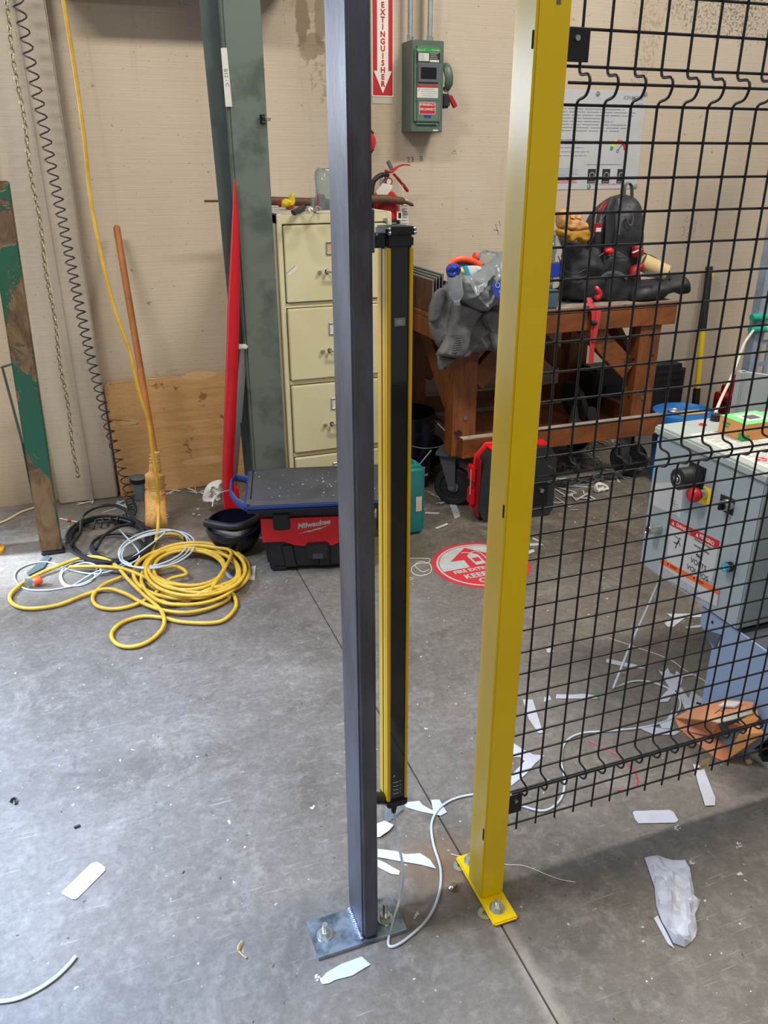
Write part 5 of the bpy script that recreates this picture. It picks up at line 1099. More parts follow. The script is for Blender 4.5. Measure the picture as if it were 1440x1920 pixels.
# lashing strap: red webbing hanging over the front edge
t = thing('red_strap', 'red webbing strap with a loop hanging over the bench front edge', 'strap', tuple(WL(1115, 600, 3.08)))
bm = NB(); tube(bm, [WL(1104, 558, 3.12), WL(1110, 575, 3.09), WL(1114, 590, 3.085), WL(1112, 625, 3.082), WL(1108, 682, 3.082)], (.0015, .0175), 6, sm=4, flat=(0, 1, 0)); obj('webbing', bm, 'strap', t, smooth=50)
bm = NB(); tube(bm, [WL(1124, 575, 3.09), WL(1122, 590, 3.083), WL(1118, 612, 3.078), WL(1113, 640, 3.076)], (.0015, .014), 6, sm=4, flat=(0, 1, 0)); obj('webbing', bm, 'strap', t, smooth=50)
bm = NB(); tube(bm, [WL(1117, 538, 3.10), WL(1122, 543, 3.09), WL(1126, 552, 3.085), WL(1121, 560, 3.085), WL(1116, 555, 3.09)], (.004, .009), 8, sm=4, flat=(0, 1, 0)); obj('loop', bm, 'red', t, smooth=50)
bm = NB(); tube(bm, [WL(1108, 605, 3.075), WL(1118, 606, 3.075)], .010, 8); obj('strap_keeper', bm, 'rubber', t, smooth=50)
# washers and nuts on the bench edge
rr = random.Random(9)
labs = ['leftmost bright steel ring on the bench edge', 'large bright steel ring on the bench edge', 'upper steel ring leaning behind the large ring', 'bright nut right of the large ring', 'bright nut next to the red strap', 'loose bright nut right of the red strap']
for (px, py, r_), lb in zip(((1066, 562, .013), (1078, 560, .018), (1080, 553, .016), (1091, 560, .013), (1100, 563, .011), (1150, 558, .015)), labs):
    q = FL(px, py, BZ+.010); bm = NB(); lathe(bm, [(r_*.55, -.004), (r_, -.004), (r_, .004), (r_*.55, .004), (r_*.55, -.004)], (max(1.9, q.x), min(3.3, q.y), BZ+.002+r_*.75), 8 if r_ < .014 else 24, Matrix.Rotation(radians(rr.uniform(45, 70)), 4, 'X')); obj('steel_ring' if r_ > .014 else 'steel_nut', bm, 'zinc', smooth=30, label=lb, cat='ring' if r_ > .014 else 'nut')

# ================================================================ UNDER / BEHIND THE BENCH
a, b = WL(1110, 692, 3.5), WL(1180, 800, 3.5)
t = thing('black_case', 'black hard case standing on the lower shelf of the bench', 'case', ((a.x+b.x)/2, 3.55, .285))
bm = NB(); box(bm, a.x, b.x+.02, 3.46, 3.64, .2845, a.z, .02, 3); obj('shell', bm, 'vacb', t, smooth=40)
bm = NB(); box(bm, a.x+.06, a.x+.14, 3.452, 3.461, .38, .42, .004); obj('latch', bm, 'black', t)
t = thing('folded_hand_truck', 'folded grey and black hand truck stored on the bench lower shelf', 'hand truck', (2.05, 3.4, .285))
q = WL(1075, 790, 3.35); bm = NB(); lathe(bm, [(.03, -.02), (.09, -.02), (.105, -.012), (.105, .012), (.09, .02), (.03, .02), (.03, -.02)], (q.x, 3.36, .285+.106), 28, Matrix.Rotation(radians(75), 4, 'Y')); obj('wheel', bm, 'rubber', t, smooth=35)
bm = NB(); prism(bm, [WL(1080, 762, 3.30), WL(1096, 770, 3.30), WL(1088, 800, 3.30), WL(1070, 800, 3.30)], (0, .03, 0)); prism(bm, [WL(1098, 765, 3.32), WL(1118, 765, 3.32), WL(1116, 795, 3.32), WL(1106, 798, 3.32)], (0, .03, 0)); obj('side_plates', bm, 'lgrey', t)
# navy bucket left under the bench
bc = FL(788, 885); bxc, byc = 1.435, 3.54
t = thing('navy_bucket', 'tall navy plastic bucket standing behind the light curtain by the bench', 'bucket', (bxc-.03, byc, 0))
bm = NB(); lathe(bm, [(0, 0), (.125, 0), (.145, .26), (.150, .265), (.152, .30), (.148, .305), (.152, .365), (.157, .370), (.157, .378), (.150, .378), (.143, .30), (.120, .006), (0, .006)], (bxc-.03, byc, 0), 36); obj('pail', bm, 'navyd', t, smooth=35)
mxl = frame((bxc-.03+.03, byc-.142, .10), (1, .22, 0), (0, -.07, 1)); text('lettering', 'OL', .07, mxl, 'offw', t, bold=.002); bm = NB(); tube(bm, [mxl @ Vector((-.06, .085, .003)), mxl @ Vector((-.01, .05, .003)), mxl @ Vector((.055, .11, .003))], .003, 6); obj('white_chevron', bm, 'offw', t, smooth=True)
bm = NB(); tube(bm, [(bxc+.10, byc-.07, .34), (bxc+.135, byc-.16, .28), (bxc+.07, byc-.21, .25), (bxc-.06, byc-.19, .26), (bxc-.17, byc-.09, .34)], .002, 6, sm=5); obj('bail_handle', bm, 'conduit', t, smooth=True)

# teal tool box
t = thing('teal_case', 'teal plastic case standing on the floor right of the light curtain', 'case', (1.17, 2.98, 0))
bm = NB(); box(bm, 1.075, 1.268, 2.94, 3.05, 0.0, .315, .016, 3); tc = obj('case_shell', bm, 'teal', t, smooth=40)
a, b = WL(782, 932, 2.94), WL(788, 958, 2.94); bm = NB(); box(bm, a.x-.005, b.x+.006, 2.9385, 2.940, b.z, a.z); lb = obj('paper_label', bm, 'dirty', tc)
bm = NB(); tube(bm, [(1.11, 2.99, .313), (1.12, 2.99, .338), (1.21, 2.99, .338), (1.222, 2.99, .313)], .007, 8, sm=3); obj('carry_handle', bm, 'teal', t, smooth=True)

# red and black case leaning before the bench
rzk = radians(-6)
t = thing('red_black_case', 'black tool case with red trim standing in front of the bench caster', 'case', (1.535, 2.955, 0), rzk)
bm = NB()
pf = [(.030, 0), (.34, 0), (.365, .03), (.365, .28), (.33, .335), (.05, .335), (.02, .30), (.005, .20), (.0, .06)]
prism(bm, [(x, .0, z) for x, z in pf], (0, .075, 0)); ee = [e for e in bm.edges]; bmesh.ops.bevel(bm, geom=[e for e in bm.edges if abs(e.verts[0].co.y-e.verts[1].co.y) < 1e-6 and e.is_manifold and e.calc_face_angle(0) > .5], offset=.012, segments=2, affect='EDGES')
obj('front_half', bm, 'slate', t, smooth=35, local=True)
bm = NB(); prism(bm, [(x, .076, z) for x, z in pf], (0, .045, 0)); obj('back_half', bm, 'slate', t, smooth=35, local=True)
bm = NB(); P = [(-.004, .075, .05), (.0, .075, .20), (.012, .075, .30), (.05, .075, .343), (.15, .075, .343)]
tube(bm, P, (.010, .016), 8, flat=(0, 1, 0)); obj('red_trim', bm, 'redd', t, smooth=40, local=True)
for z in (.10, .21):
    bm = NB(); box(bm, -.022, -.002, .045, .105, z-.03, z+.045, .005); k = obj('red_latch', bm, 'redd', t, smooth=30, local=True)
bm = NB(); box(bm, -.0235, -.0215, .055, .062, .12, .24); obj('latch_print', bm, 'offw', t, local=True)
bm = NB(); box(bm, .0, .008, .010, .068, .02, .30, .003); obj('red_side', bm, 'redk', t, local=True)
bm = NB(); box(bm, .05, .14, .02, .115, .336, .343, .003); box(bm, .285, .335, .03, .10, .332, .342, .003); obj('red_top', bm, 'redd', t, local=True)
bm = NB(); tube(bm, [(.11, .06, .343), (.12, .06, .362), (.17, .06, .362), (.18, .06, .343)], .004, 7, sm=3); obj('top_ring', bm, 'steelw', t, smooth=True, local=True)

# ================================================================ RIGHT SIDE
# sledge handle leaning on the wall
a, b = WL(1330, 500, 3.87), FL(1288, 790, .0)
b = Vector((3.36, 3.72, .0)); dct = (a-b)
t = thing('yellow_black_handle', 'yellow and black long-handled tool leaning upright on the wall right of the bench', 'tool', tuple(b))
bm = NB(); cyl(bm, b+dct*.62, a, .019, .021, 16); obj('black_grip', bm, 'rubber', t, smooth=40)
bm = NB(); cyl(bm, b+dct*.27, b+dct*.62, .016, .017, 16); obj('yellow_shaft', bm, 'lyel', t, smooth=40)
bm = NB(); cyl(bm, b, b+dct*.27, .025, .021, 16); obj('black_sleeve', bm, 'rubber', t, smooth=40)
q = b+dct*.97; bm = NB(); box(bm, q.x+.004, q.x+.022, q.y-.022, q.y-.016, q.z-.03, q.z+.01, .002); obj('yellow_mark', bm, 'lyel', t)
# black chair-back-like case behind the bench's right side
a, b = WL(1222, 688, 3.78), WL(1280, 745, 3.78)
t = thing('black_crate', 'black rounded case against the wall right of the bench', 'case', ((a.x+b.x)/2, 3.82, 0))
bm = NB(); box(bm, a.x-.08, b.x, 3.76, 3.88, 0, a.z, .03, 4); obj('shell', bm, 'vacb', t, smooth=40)
bm = NB()
for k in range(3): box(bm, a.x, b.x-.05, 3.755, 3.761, a.z-.05-.04*k, a.z-.04-.04*k, .002)
obj('ribs', bm, 'black', t)
# blue lidded bucket
q0, q1 = FL(1238, 765, .36), FL(1362, 765, .36); lc = FL(1300, 770, .37); R = .155
lx, ly = lc.x-.02, lc.y+.03
t = thing('blue_bucket', 'blue lidded pail with a torn cardboard scrap on its lid', 'bucket', (lx, ly, 0))
bm = NB(); lathe(bm, [(0, 0), (.130, 0), (.146, .28), (.150, .282), (.150, .30), (.147, .305), (.148, .342), (0, .342)], (lx, ly, 0), 40); obj('pail', bm, 'blue', t, smooth=35)
bm = NB(); lathe(bm, [(.1485, .322), (.158, .322), (.160, .350), (.156, .362), (.148, .364), (.142, .350), (0, .350)], (lx, ly, 0), 40); ld = obj('lid', bm, 'blue', t, smooth=35)
bm = NB(); tube(bm, [(lx-.035+.03*cos(a_), ly+.045+.022*sin(a_), .357) for a_ in [i*pi/8 for i in range(16)]], .004, 6, closed=True); cyl(bm, (lx-.035, ly+.045, .3505), (lx-.035, ly+.045, .356), .026, seg=20); obj('pour_spout', bm, 'steelw', ld, smooth=40)
bm = NB(); prism(bm, [(lx-.07, ly+.01, .352), (lx+.02, ly+.03, .352), (lx+.10, ly+.02, .352), (lx+.11, ly-.045, .352), (lx+.02, ly-.035, .352), (lx-.04, ly-.03, .352)], (0, 0, .002)); obj('card_scrap', bm, 'beige', ld)
bm = NB(); tube(bm, [(lx-.152, ly-.02, .31), (lx-.15, ly-.06, .22), (lx-.11, ly-.12, .15), (lx, ly-.17, .12), (lx+.10, ly-.13, .14), (lx+.15, ly-.05, .22), (lx+.153, ly, .31)], .0028, 6, sm=5); obj('bail_handle', bm, 'conduit', t, smooth=True)
# red trolley jack
t = thing('red_floor_jack', 'red steel floor jack against the wall beside the blue pail', 'jack', (3.30, 3.50, 0))
bm = NB(); a, b = WL(1362, 742, 3.5), WL(1400, 770, 3.5); box(bm, a.x, b.x+.12, 3.46, 3.60, 0, a.z-.0, .006); obj('frame', bm, 'redk', t, smooth=30)
bm = NB(); a, b = WL(1368, 725, 3.47), WL(1385, 745, 3.47); box(bm, a.x, b.x+.04, 3.46, 3.54, b.z-.03, a.z, .008); cyl(bm, WL(1347, 742, 3.44), WL(1372, 742, 3.46), .018, seg=14); obj('socket', bm, 'red', t, smooth=30)
bm = NB(); tube(bm, [WL(1376, 728, 3.47), WL(1378, 712, 3.47), WL(1388, 704, 3.47), WL(1397, 703, 3.47)], .020, 12, sm=4); obj('elbow', bm, 'red', t, smooth=True)
bm = NB(); tube(bm, [WL(1394, 703, 3.47), WL(1405, 700, 3.47)], .016, 10); obj('grip', bm, 'rubber', t, smooth=True)
# slotted strut post with green clips
a, b = WL(1432, 440, 3.10), WL(1392, 752, 3.10)
SX = b.x; SY = 3.10
t = thing('slotted_strut_post', 'galvanised slotted strut post with green clips at the right edge', 'post', (SX+.05, SY, 0))
wS = .052
bm = NB(); box(bm, SX, SX+wS, SY, SY+.003, 0, 2.3, .001, 1); box(bm, SX, SX+.004, SY, SY+.045, 0, 2.3); obj('left_channel', bm, 'strut', t)
bm = NB(); box(bm, SX+wS+.052, SX+wS+.075, SY+.004, SY+.012, 0, 2.3); box(bm, SX+wS+.001, SX+wS+.014, SY+.004, SY+.012, 0, 2.3)
n = 19
for k in range(n): box(bm, SX+wS+.014, SX+wS+.052, SY+.006, SY+.012, .11*k+.0, .11*k+.022)
obj('slotted_web', bm, 'strut', t)
bm = NB(); box(bm, SX+wS+.014, SX+wS+.052, SY+.055, SY+.058, 0, 2.3); obj('back_web', bm, 'machine', t)
for i, py in enumerate((595, 617)):
    q = WL(1414+2-3*i, py, SY-.01); bm = NB(); tube(bm, [q+Vector((-.022, 0, 0)), q, q+Vector((.03, 0, -.002)), q+Vector((.07, 0, -.004))], [.016, .019, .019, .018], 12, sm=2); kk = obj('green_clip', bm, 'tealc', t, smooth=40)
    bm = NB(); tube(bm, [q+Vector((.055, 0, -.004)), q+Vector((.15, 0, -.01))], .017, 10); obj('grey_sleeve', bm, 'gcable', kk, smooth=True)
q = WL(1436, 602, SY-.01); bm = NB(); ell(bm, q, .012, 12); obj('bolt_head', bm, 'chrome', t, smooth=True)
# white hose from the green clip to the black gland on the cabinet
P = [WL(1412, 620, 3.05), WL(1395, 645, 2.9), WL(1382, 680, 2.7), WL(1370, 710, 2.5), WL(1352, 748, 2.2), (WL(1341, 775, 1.93))]
obj('white_conduit_cable', tube(NB(), P, lambda u: .0065-.001*u, 10, sm=5), 'lcable', smooth=True, label='pale cable running from the green clips down to the control cabinet lid', cat='cable')

# ================================================================ CONTROL CABINET
CX, CY0, CY1, CZ0, CZ1 = 1.50, 1.385, 1.800, .362, .775
CX1 = 2.02
t = thing('control_cabinet', 'grey electrical control cabinet with push buttons behind the mesh fence', 'cabinet', (CX+.2, (CY0+CY1)/2, 0))
bm = NB(); box(bm, CX, CX1, CY0, CY1, CZ0, CZ1, .004); obj('enclosure', bm, 'grey', t, smooth=30)
bm = NB(); box(bm, CX-.006, CX1+.006, CY0-.010, CY1+.012, CZ1+.003, CZ1+.030, .006); lid = obj('lid', bm, 'greyl', t, smooth=30)
bm = NB(); box(bm, CX+.006, CX1-.006, CY0+.004, CY1-.004, CZ1, CZ1+.003); obj('gasket', bm, 'dark', t)
def fx(px, py): return XL(px, py, CX)
def fmx(px, py, off=0): q = fx(px, py); return frame((CX-off, q.y, q.z), (0, -1, 0), (0, 0, 1))
def fplate(name, pts_, m, off, par=t, th=.0012):
    bm = NB(); prism(bm, [(CX-off, fx(*p).y, fx(*p).z) for p in pts_], (-th, 0, 0)); return obj(name, bm, m, par)
# lower support: pedestal plate and gusset
t2 = thing('pedestal', 'blue-grey sheet steel pedestal under the control cabinet', 'pedestal', (1.6, 1.3, 0))
PX = 1.512
def px_(a, b): q = XL(a, b, PX); return (PX, q.y, max(.0, q.z))
bm = NB(); prism(bm, [px_(1317, 1137), px_(1313, 1170), px_(1335, 1212), px_(1319, 1297), px_(1309, 1352), (PX, 1.30, 0.001), (PX, 1.235, .11), (PX, 1.185, .345), px_(1440, 1224)], (.006, 0, 0)); obj('side_plate', bm, 'bluegrey', t2)
bm = NB(); a, b = XL(1313, 1170, PX), XL(1342, 1208, PX); prism(bm, [px_(1318, 1180), px_(1353, 1190), px_(1342, 1215)], (.0, 0, .0) if False else (-.004, 0, 0)); obj('fold_flange', bm, 'machine', t2)
q = XL(1336, 1166, PX); bm = NB(); tube(bm, [(PX-.0004, q.y, q.z-.005), (PX-.0004, q.y, q.z+.003)], (.0008, .004), 10, flat=(1, 0, 0)); obj('bolt_hole', bm, 'dark', t2)
bm = NB(); box(bm, PX+.008, PX+.30, 1.19, 1.50, .30, .345, .004); obj('top_tray', bm, 'machine', t2)
bm = NB(); box(bm, PX+.10, PX+.30, 1.22, 1.45, .0, .30, .02); obj('column_tube', bm, 'bluegrey', t2, smooth=30)
bm = NB(); prism(bm, [FL(1296, 1298, .0005), FL(1325, 1318, .0005), FL(1345, 1340, .0005), FL(1312, 1352, .0005), FL(1291, 1310, .0005)], (0, 0, .006)); ft = obj('foot_plate', bm, 'greyl', t2); q = FL(1316, 1320, .007); bm = NB(); tube(bm, [q+Vector((-.012, .010, 0)), q+Vector((.012, -.012, 0))], (.0008, .005), 10, flat=(0, 0, 1)); obj('slot', bm, 'dark', ft)
# motor cylinder at far right
q = XL(1436, 1190, 1.60); t3 = thing('dark_motor', 'dark cylindrical motor housing below the control cabinet at the right edge', 'motor', (1.7, 1.16, .346)); bm = NB(); cyl(bm, (1.60, 1.26, .41), (1.86, 1.26, .41), .062, seg=28); cyl(bm, (1.585, 1.26, .41), (1.60, 1.26, .41), .05, .03, seg=24); obj('housing', bm, 'machine', t3, smooth=40)
bm = NB(); cyl(bm, (1.572, 1.26, .41), (1.585, 1.26, .41), .018, seg=16); obj('shaft', bm, 'black', t3, smooth=40)
# key switch (black mushroom housing, big)
a = fx(1306, 893); bm = NB(); cyl(bm, (CX-.003, a.y, a.z), (CX-.062, a.y, a.z), .030, seg=28); b_ = obj('selector_body', bm, 'vacb', t, smooth=40)
bm = NB(); box(bm, CX-.003, CX-.0, a.y-.033, a.y+.033, a.z-.034, a.z+.034, .001, 1); obj('legend_plate', bm, 'black', b_)
c0 = Vector((CX-.062, a.y, a.z)); bm = NB(); cyl(bm, c0+Vector((.001, 0, 0)), c0+Vector((-.0015, 0, 0)), .024, seg=28); obj('face', bm, 'black', b_, smooth=40)
bm = NB(); tube(bm, [c0+Vector((-.002, cos(k*pi/10)*.0125, sin(k*pi/10)*.0125)) for k in range(20)], .0022, 6, closed=True); obj('chrome_ring', bm, 'chrome', b_, smooth=True)
bm = NB(); ell(bm, c0+Vector((-.003, 0, 0)), (.004, .006, .006), 12); obj('lock_core', bm, 'zinc', b_, smooth=True)
# red emergency button with yellow plate
fplate('yellow_plate', [(1306, 905), (1335, 918), (1329, 950), (1300, 936)], 'lyel', 0)
a = fx(1321, 925); bm = NB(); cyl(bm, (CX-.001, a.y, a.z), (CX-.020, a.y, a.z), .0155, seg=24); st_ = obj('chrome_collar', bm, 'chrome', t, smooth=40)
bm = NB(); lathe(bm, [(0, .020), (.012, .020), (.019, .026), (.0205, .036), (.018, .046), (.010, .049), (0, .050)], (0, 0, 0), 28, Matrix.Rotation(radians(-90), 4, 'Y')); bm.transform(Matrix.Translation((CX, a.y, a.z))); obj('stop_button', bm, 'red', st_, smooth=40)
# selector knob
a = fx(1369, 946); fplate('legend_plate', [(1352, 926), (1379, 937), (1374, 967), (1348, 955)], 'ink', 0)
bm = NB(); cyl(bm, (CX-.0015, a.y, a.z), (CX-.012, a.y, a.z), .0155, seg=28); cyl(bm, (CX-.012, a.y, a.z), (CX-.026, a.y, a.z), .0135, seg=28); kn = obj('selector_knob', bm, 'chrome', t, smooth=40)
bm = NB(); cyl(bm, (CX-.026, a.y, a.z), (CX-.0275, a.y, a.z), .0115, seg=24); box(bm, CX-.038, CX-.027, a.y-.0045, a.y+.0045, a.z-.010, a.z+.010, .002); obj('knob_handle', bm, 'black', kn, smooth=30)
# chrome side latch
a = fx(1236, 990); bm = NB(); cyl(bm, (CX-.001, a.y, a.z), (CX-.040, a.y, a.z), .0145, .0135, seg=28); lt = obj('key_lock_barrel', bm, 'zinc', t, smooth=40)
bm = NB(); tube(bm, [Vector((CX-.041, a.y+.0125*cos(k*pi/10), a.z+.0125*sin(k*pi/10))) for k in range(20)], .0022, 6, closed=True); cyl(bm, (CX-.0395, a.y, a.z), (CX-.0412, a.y, a.z), .011, seg=20); obj('barrel_rim', bm, 'chrome', lt, smooth=True)
bm = NB(); ell(bm, (CX-.0412, a.y, a.z), (.0015, .0085, .0085), 14); obj('key_face', bm, 'dark', lt, smooth=True)
# cyan reset button
a = fx(1371, 1062); bm = NB(); cyl(bm, (CX-.001, a.y, a.z), (CX-.014, a.y, a.z), .0135, seg=24); rb = obj('reset_bezel', bm, 'black', t, smooth=40)
bm = NB(); cyl(bm, (CX-.012, a.y, a.z), (CX-.0245, a.y, a.z), .0115, .0112, seg=24); bb = obj('reset_button', bm, 'cyan', rb, smooth=40)
text('lettering', 'R', .014, frame((CX-.0248, a.y, a.z), (0, -1, 0), (0, 0, 1)), 'offw', bb, bold=.0003)
# stickers
fplate('white_sticker', [(1225, 912), (1223, 946), (1276, 972), (1281, 918), (1262, 905), (1229, 906)], 'white', 0, th=.0008)
bm = NB(); mx = fmx(1256, 960, .0009); lines(bm, mx, 0, .035, 0, .04, 6, .0014, 31, .4); mx = fmx(1256, 941, .0009); lines(bm, mx, .0, .03, 0, .012, 3, .0014, 33, .4); obj('sticker_print', bm, 'greyink', t, kind='stuff')
dl = fplate('danger_label', [(1257, 971), (1250, 1064), (1335, 1090), (1350, 1014)], 'white', 0, th=.0008)
dl2 = fplate('red_header', [(1257, 971), (1256, 984), (1347, 1030), (1350, 1014)], 'signr', .0008, th=.0004)
def ftext(s, size, px, py, m, **k): text('lettering', s, size, fmx(px, py, .0014), m, dl, ext=.0002, **k)
ftext('DANGER', .0145, 1282, 991, 'offw', bold=.0004); ftext('PELIGRO', .0145, 1326, 1012, 'offw', bold=.0004)
for (px, py) in ((1263, 981), (1308, 1003)):
    bm = NB(); mx = fmx(px, py, .0012); prism(bm, [mx @ Vector((-.0055, -.005, 0)), mx @ Vector((.0055, -.005, 0)), mx @ Vector((0, .006, 0))], (-.0004, 0, 0)); obj('warning_triangle', bm, 'offw', dl)
ftext('HAZARDOUS VOLTAGE!', .0075, 1318, 1019, 'ink', xs=.8); ftext('(VOLTAJE PELIGROSO)', .0075, 1316, 1030, 'ink', xs=.8)
ftext('460', .0165, 1311, 1043, 'ink', bold=.0002); ftext('VOLTS', .0215, 1310, 1058, 'ink'); ftext('VOLTIOS', .0215, 1308, 1074, 'ink')
bm = NB(); mx = fmx(1271, 1018, .0010)
def mv(x, z): return mx @ Vector((x, z, 0))
for P, r_ in ((((-.018, .018), (-.010, .014), (-.006, .016), (.002, .012)), .0012), (((.004, .010), (-.002, -.004)), .0030), (((.002, .008), (.012, -.004)), .0016), (((-.002, -.004), (-.016, -.004)), .0020), (((-.002, -.004), (-.006, -.020)), .0020)):
    tube(bm, [mv(*q) for q in P], (.0004, r_), 6, flat=(1, 0, 0))
ell(bm, mv(.006, .016), (.0005, .0034, .0034), 10); obj('shock_figure', bm, 'ink', dl)
bm = NB(); lines(bm, fmx(1252, 1057, .0009), 0, .13, -.002, .006, 4, .0010, 35, .2); obj('small_print', bm, 'greyink', dl, kind='stuff')
fplate('warning_label', [(1240, 1046), (1236, 1078), (1345, 1138), (1350, 1105)], 'white', .0016, th=.0008)
wl_ = fplate('orange_header', [(1240, 1046), (1239, 1056), (1348, 1115), (1350, 1105)], 'lorange', .0024, th=.0004)
bm = NB(); lines(bm, fmx(1242, 1070, .0025), 0, .17, -.012, .012, 6, .0012, 36, .2); obj('label_print', bm, 'greyink', wl_, kind='stuff')
bm = NB()
for px, py in ((1254, 1057), (1303, 1083)): mx = fmx(px, py, .0029); prism(bm, [mx @ Vector((-.004, -.004, 0)), mx @ Vector((.004, -.004, 0)), mx @ Vector((0, .005, 0))], (-.0003, 0, 0)); mx2 = mx @ Matrix.Translation((.02, 0, 0)); lines(bm, mx2, -.01, .02, -.002, .002, 2, .002, 40)
obj('header_print', bm, 'ink', wl_, kind='stuff')
# instruction sheet on the lid
ZL = CZ1+.0302
bm = NB(); box(bm, CX+.025, CX1-.05, CY0+.03, CY1-.10, ZL-.0006, ZL+.0008); isht = obj('instruction_sheet', bm, 'offw', lid)
bm = NB(); rr = random.Random(8)
for k in range(26):
    y = CY0+.045+k*.0105
    if k in (8, 9, 17): continue
    mx = frame((CX+.04+(.02 if k % 5 == 0 else 0), y, ZL+.0008), (1, 0, 0), (0, 1, 0)); lines(bm, mx, 0, .16, 0, 0, 1, .003, k, .35, .0003); mx = frame((CX+.24, y, ZL+.0008), (1, 0, 0), (0, 1, 0)); lines(bm, mx, 0, .17, 0, 0, 1, .003, k+50, .35, .0003)
obj('sheet_print', bm, 'greyink', isht, kind='stuff')
for (px, py, r_) in ((1318, 796, .010), (1427, 861, .013)):
    q = FL(px, py, ZL+.0012); bm = NB(); tube(bm, [(q.x+r_*cos(a_), q.y+r_*sin(a_), ZL+.0012) for a_ in [i*pi/8 for i in range(16)]], .0016, 5, closed=True); tube(bm, [(q.x-r_*.7, q.y, ZL+.0012), (q.x+r_*.7, q.y, ZL+.0012)], .0016, 5); obj('red_symbol', bm, 'redd', isht)
q = FL(1337, 786, ZL); bm = NB(); cyl(bm, (q.x, q.y-.012, ZL-.0005), (q.x, q.y-.012, ZL+.018), .0165, .0155, seg=18); gl = obj('cable_gland', bm, 'vacb', lid, smooth=30)
# rear raised panel
t3 = thing('rear_grey_panel', 'upright light grey steel panel behind the control cabinet', 'panel', (2.2, 2.05, 0)); a = FL(1378, 748, .84)
bm = NB(); prism(bm, [(2.065, 2.10, .30), (2.065, 2.10, .845), (2.40, 1.62, .845), (2.40, 1.62, .30)], (.01, .008, 0)); obj('sheet', bm, 'greyl', t3)
bm = NB(); box(bm, 2.06, 2.09, 2.09, 2.12, 0, .845, .003); obj('frame_post', bm, 'greyl', t3); bm = NB(); box(bm, 2.39, 2.42, 1.62, 1.65, 0, .845, .003); obj('frame_post', bm, 'greyl', t3)
# small printed carton on the lid
q0 = FL(1393, 829, ZL); 
t3 = thing('printed_carton', 'small orange carton with a green printed top sitting on the cabinet lid', 'carton', (q0.x+.05, q0.y+.04, ZL+.001), radians(0))
xa, ya = q0.x, q0.y; 
bm = NB(); box(bm, xa, xa+.125, ya, ya+.098, ZL+.001, ZL+.048, .001, 1); kb = obj('carton_body', bm, 'cardo', t3)
bm = NB(); box(bm, xa, xa+.125, ya, ya+.098, ZL+.0482, ZL+.0488); obj('green_top', bm, 'boxg', t3)
bm = NB(); box(bm, xa+.028, xa+.10, ya+.022, ya+.08, ZL+.0489, ZL+.0494); wp = obj('white_panel', bm, 'offw', t3); bm = NB(); box(bm, xa+.045, xa+.085, ya+.034, ya+.066, ZL+.0495, ZL+.0498); obj('picture', bm, 'lgrey', wp)
bm = NB(); box(bm, xa-.0008, xa, ya+.0, ya+.02, ZL+.001, ZL+.022); box(bm, xa+.0, xa+.02, ya-.0008, ya, ZL+.001, ZL+.018); obj('green_corner', bm, 'lgreen', t3)
bm = NB(); box(bm, xa-.0008, xa, ya+.055, ya+.085, ZL+.03, ZL+.036); box(bm, xa-.0008, xa, ya+.06, ya+.08, ZL+.022, ZL+.027); obj('green_print', bm, 'lgreen', t3)

# ================================================================ FLATTENED CARTON + WEDGE
t = thing('torn_carton', 'crushed open brown cardboard carton on the floor against the pedestal', 'carton', tuple(FL(1340, 1390)))
def cpt(q): return XL(q[0], q[1], q[3]) if len(q) == 4 else FL(*q)
def cpoly(name, pts_, th=.003, m='card', par=t):
    bm = NB(); prism(bm, [cpt(q) for q in pts_], (0, 0, th)); return obj(name, bm, m, par)
XA = 1.500
cpoly('upper_panel', [(1265, 1346, .028), (1327, 1317, 0, 1.475), (1360, 1313, 0, 1.485), (1412, 1318, 0, XA), (1410, 1331, 0, 1.488), (1372, 1341, 0, 1.462), (1330, 1352, 0, 1.425)])
cpoly('front_panel', [(1265, 1346, .026), (1330, 1352, 0, 1.423), (1334, 1380, .018), (1275, 1370, .004)])
cpoly('end_flap', [(1330, 1352, 0, 1.424), (1345, 1356, 0, 1.424), (1354, 1378, .014), (1334, 1380, .017)], m='cardo')
cpoly('torn_edge', [(1330, 1352, 0, 1.425), (1372, 1341, 0, 1.462), (1410, 1331, 0, 1.488), (1411, 1338, 0, 1.488), (1374, 1350, 0, 1.460), (1340, 1358, 0, 1.43)], m='dirty')
cpoly('lower_panel', [(1280, 1372, .003), (1330, 1382, .003), (1375, 1378, .004), (1400, 1400, .004), (1358, 1428, .002), (1340, 1421, .002)])
cpoly('side_wall', [(1358, 1428, .003), (1402, 1404, .004), (1432, 1376, 0, 1.488), (1420, 1358, 0, 1.492), (1385, 1378, 0, 1.46), (1378, 1396, .008)], m='cardo')
cpoly('rear_flap', [(1385, 1354, 0, 1.47), (1420, 1332, 0, 1.500), (1422, 1350, 0, 1.498), (1400, 1368, 0, 1.48)], m='cardo')
cpoly('inner_flap', [(1356, 1366, .02), (1380, 1357, 0, 1.45), (1398, 1366, 0, 1.462), (1372, 1374, .012)], m='cardo')
bm = NB(); prism(bm, [XL(1346, 1325, 1.459), XL(1362, 1317, 1.474), XL(1390, 1319, 1.482), XL(1378, 1327, 1.472)], (0, 0, .0055)); obj('shipping_label', bm, 'offw', t)
bm = NB(); tube(bm, [XL(1340, 1340, 1.434), XL(1350, 1333, 1.445), XL(1352, 1337, 1.443), XL(1362, 1329, 1.456)], .0012, 5); bm.transform(Matrix.Translation((0, 0, .0045))); obj('black_mark', bm, 'ink', t)
t = thing('grey_machine_foot', 'light grey wedge foot of the machine at the lower right edge', 'foot', tuple(FL(1425, 1425)))
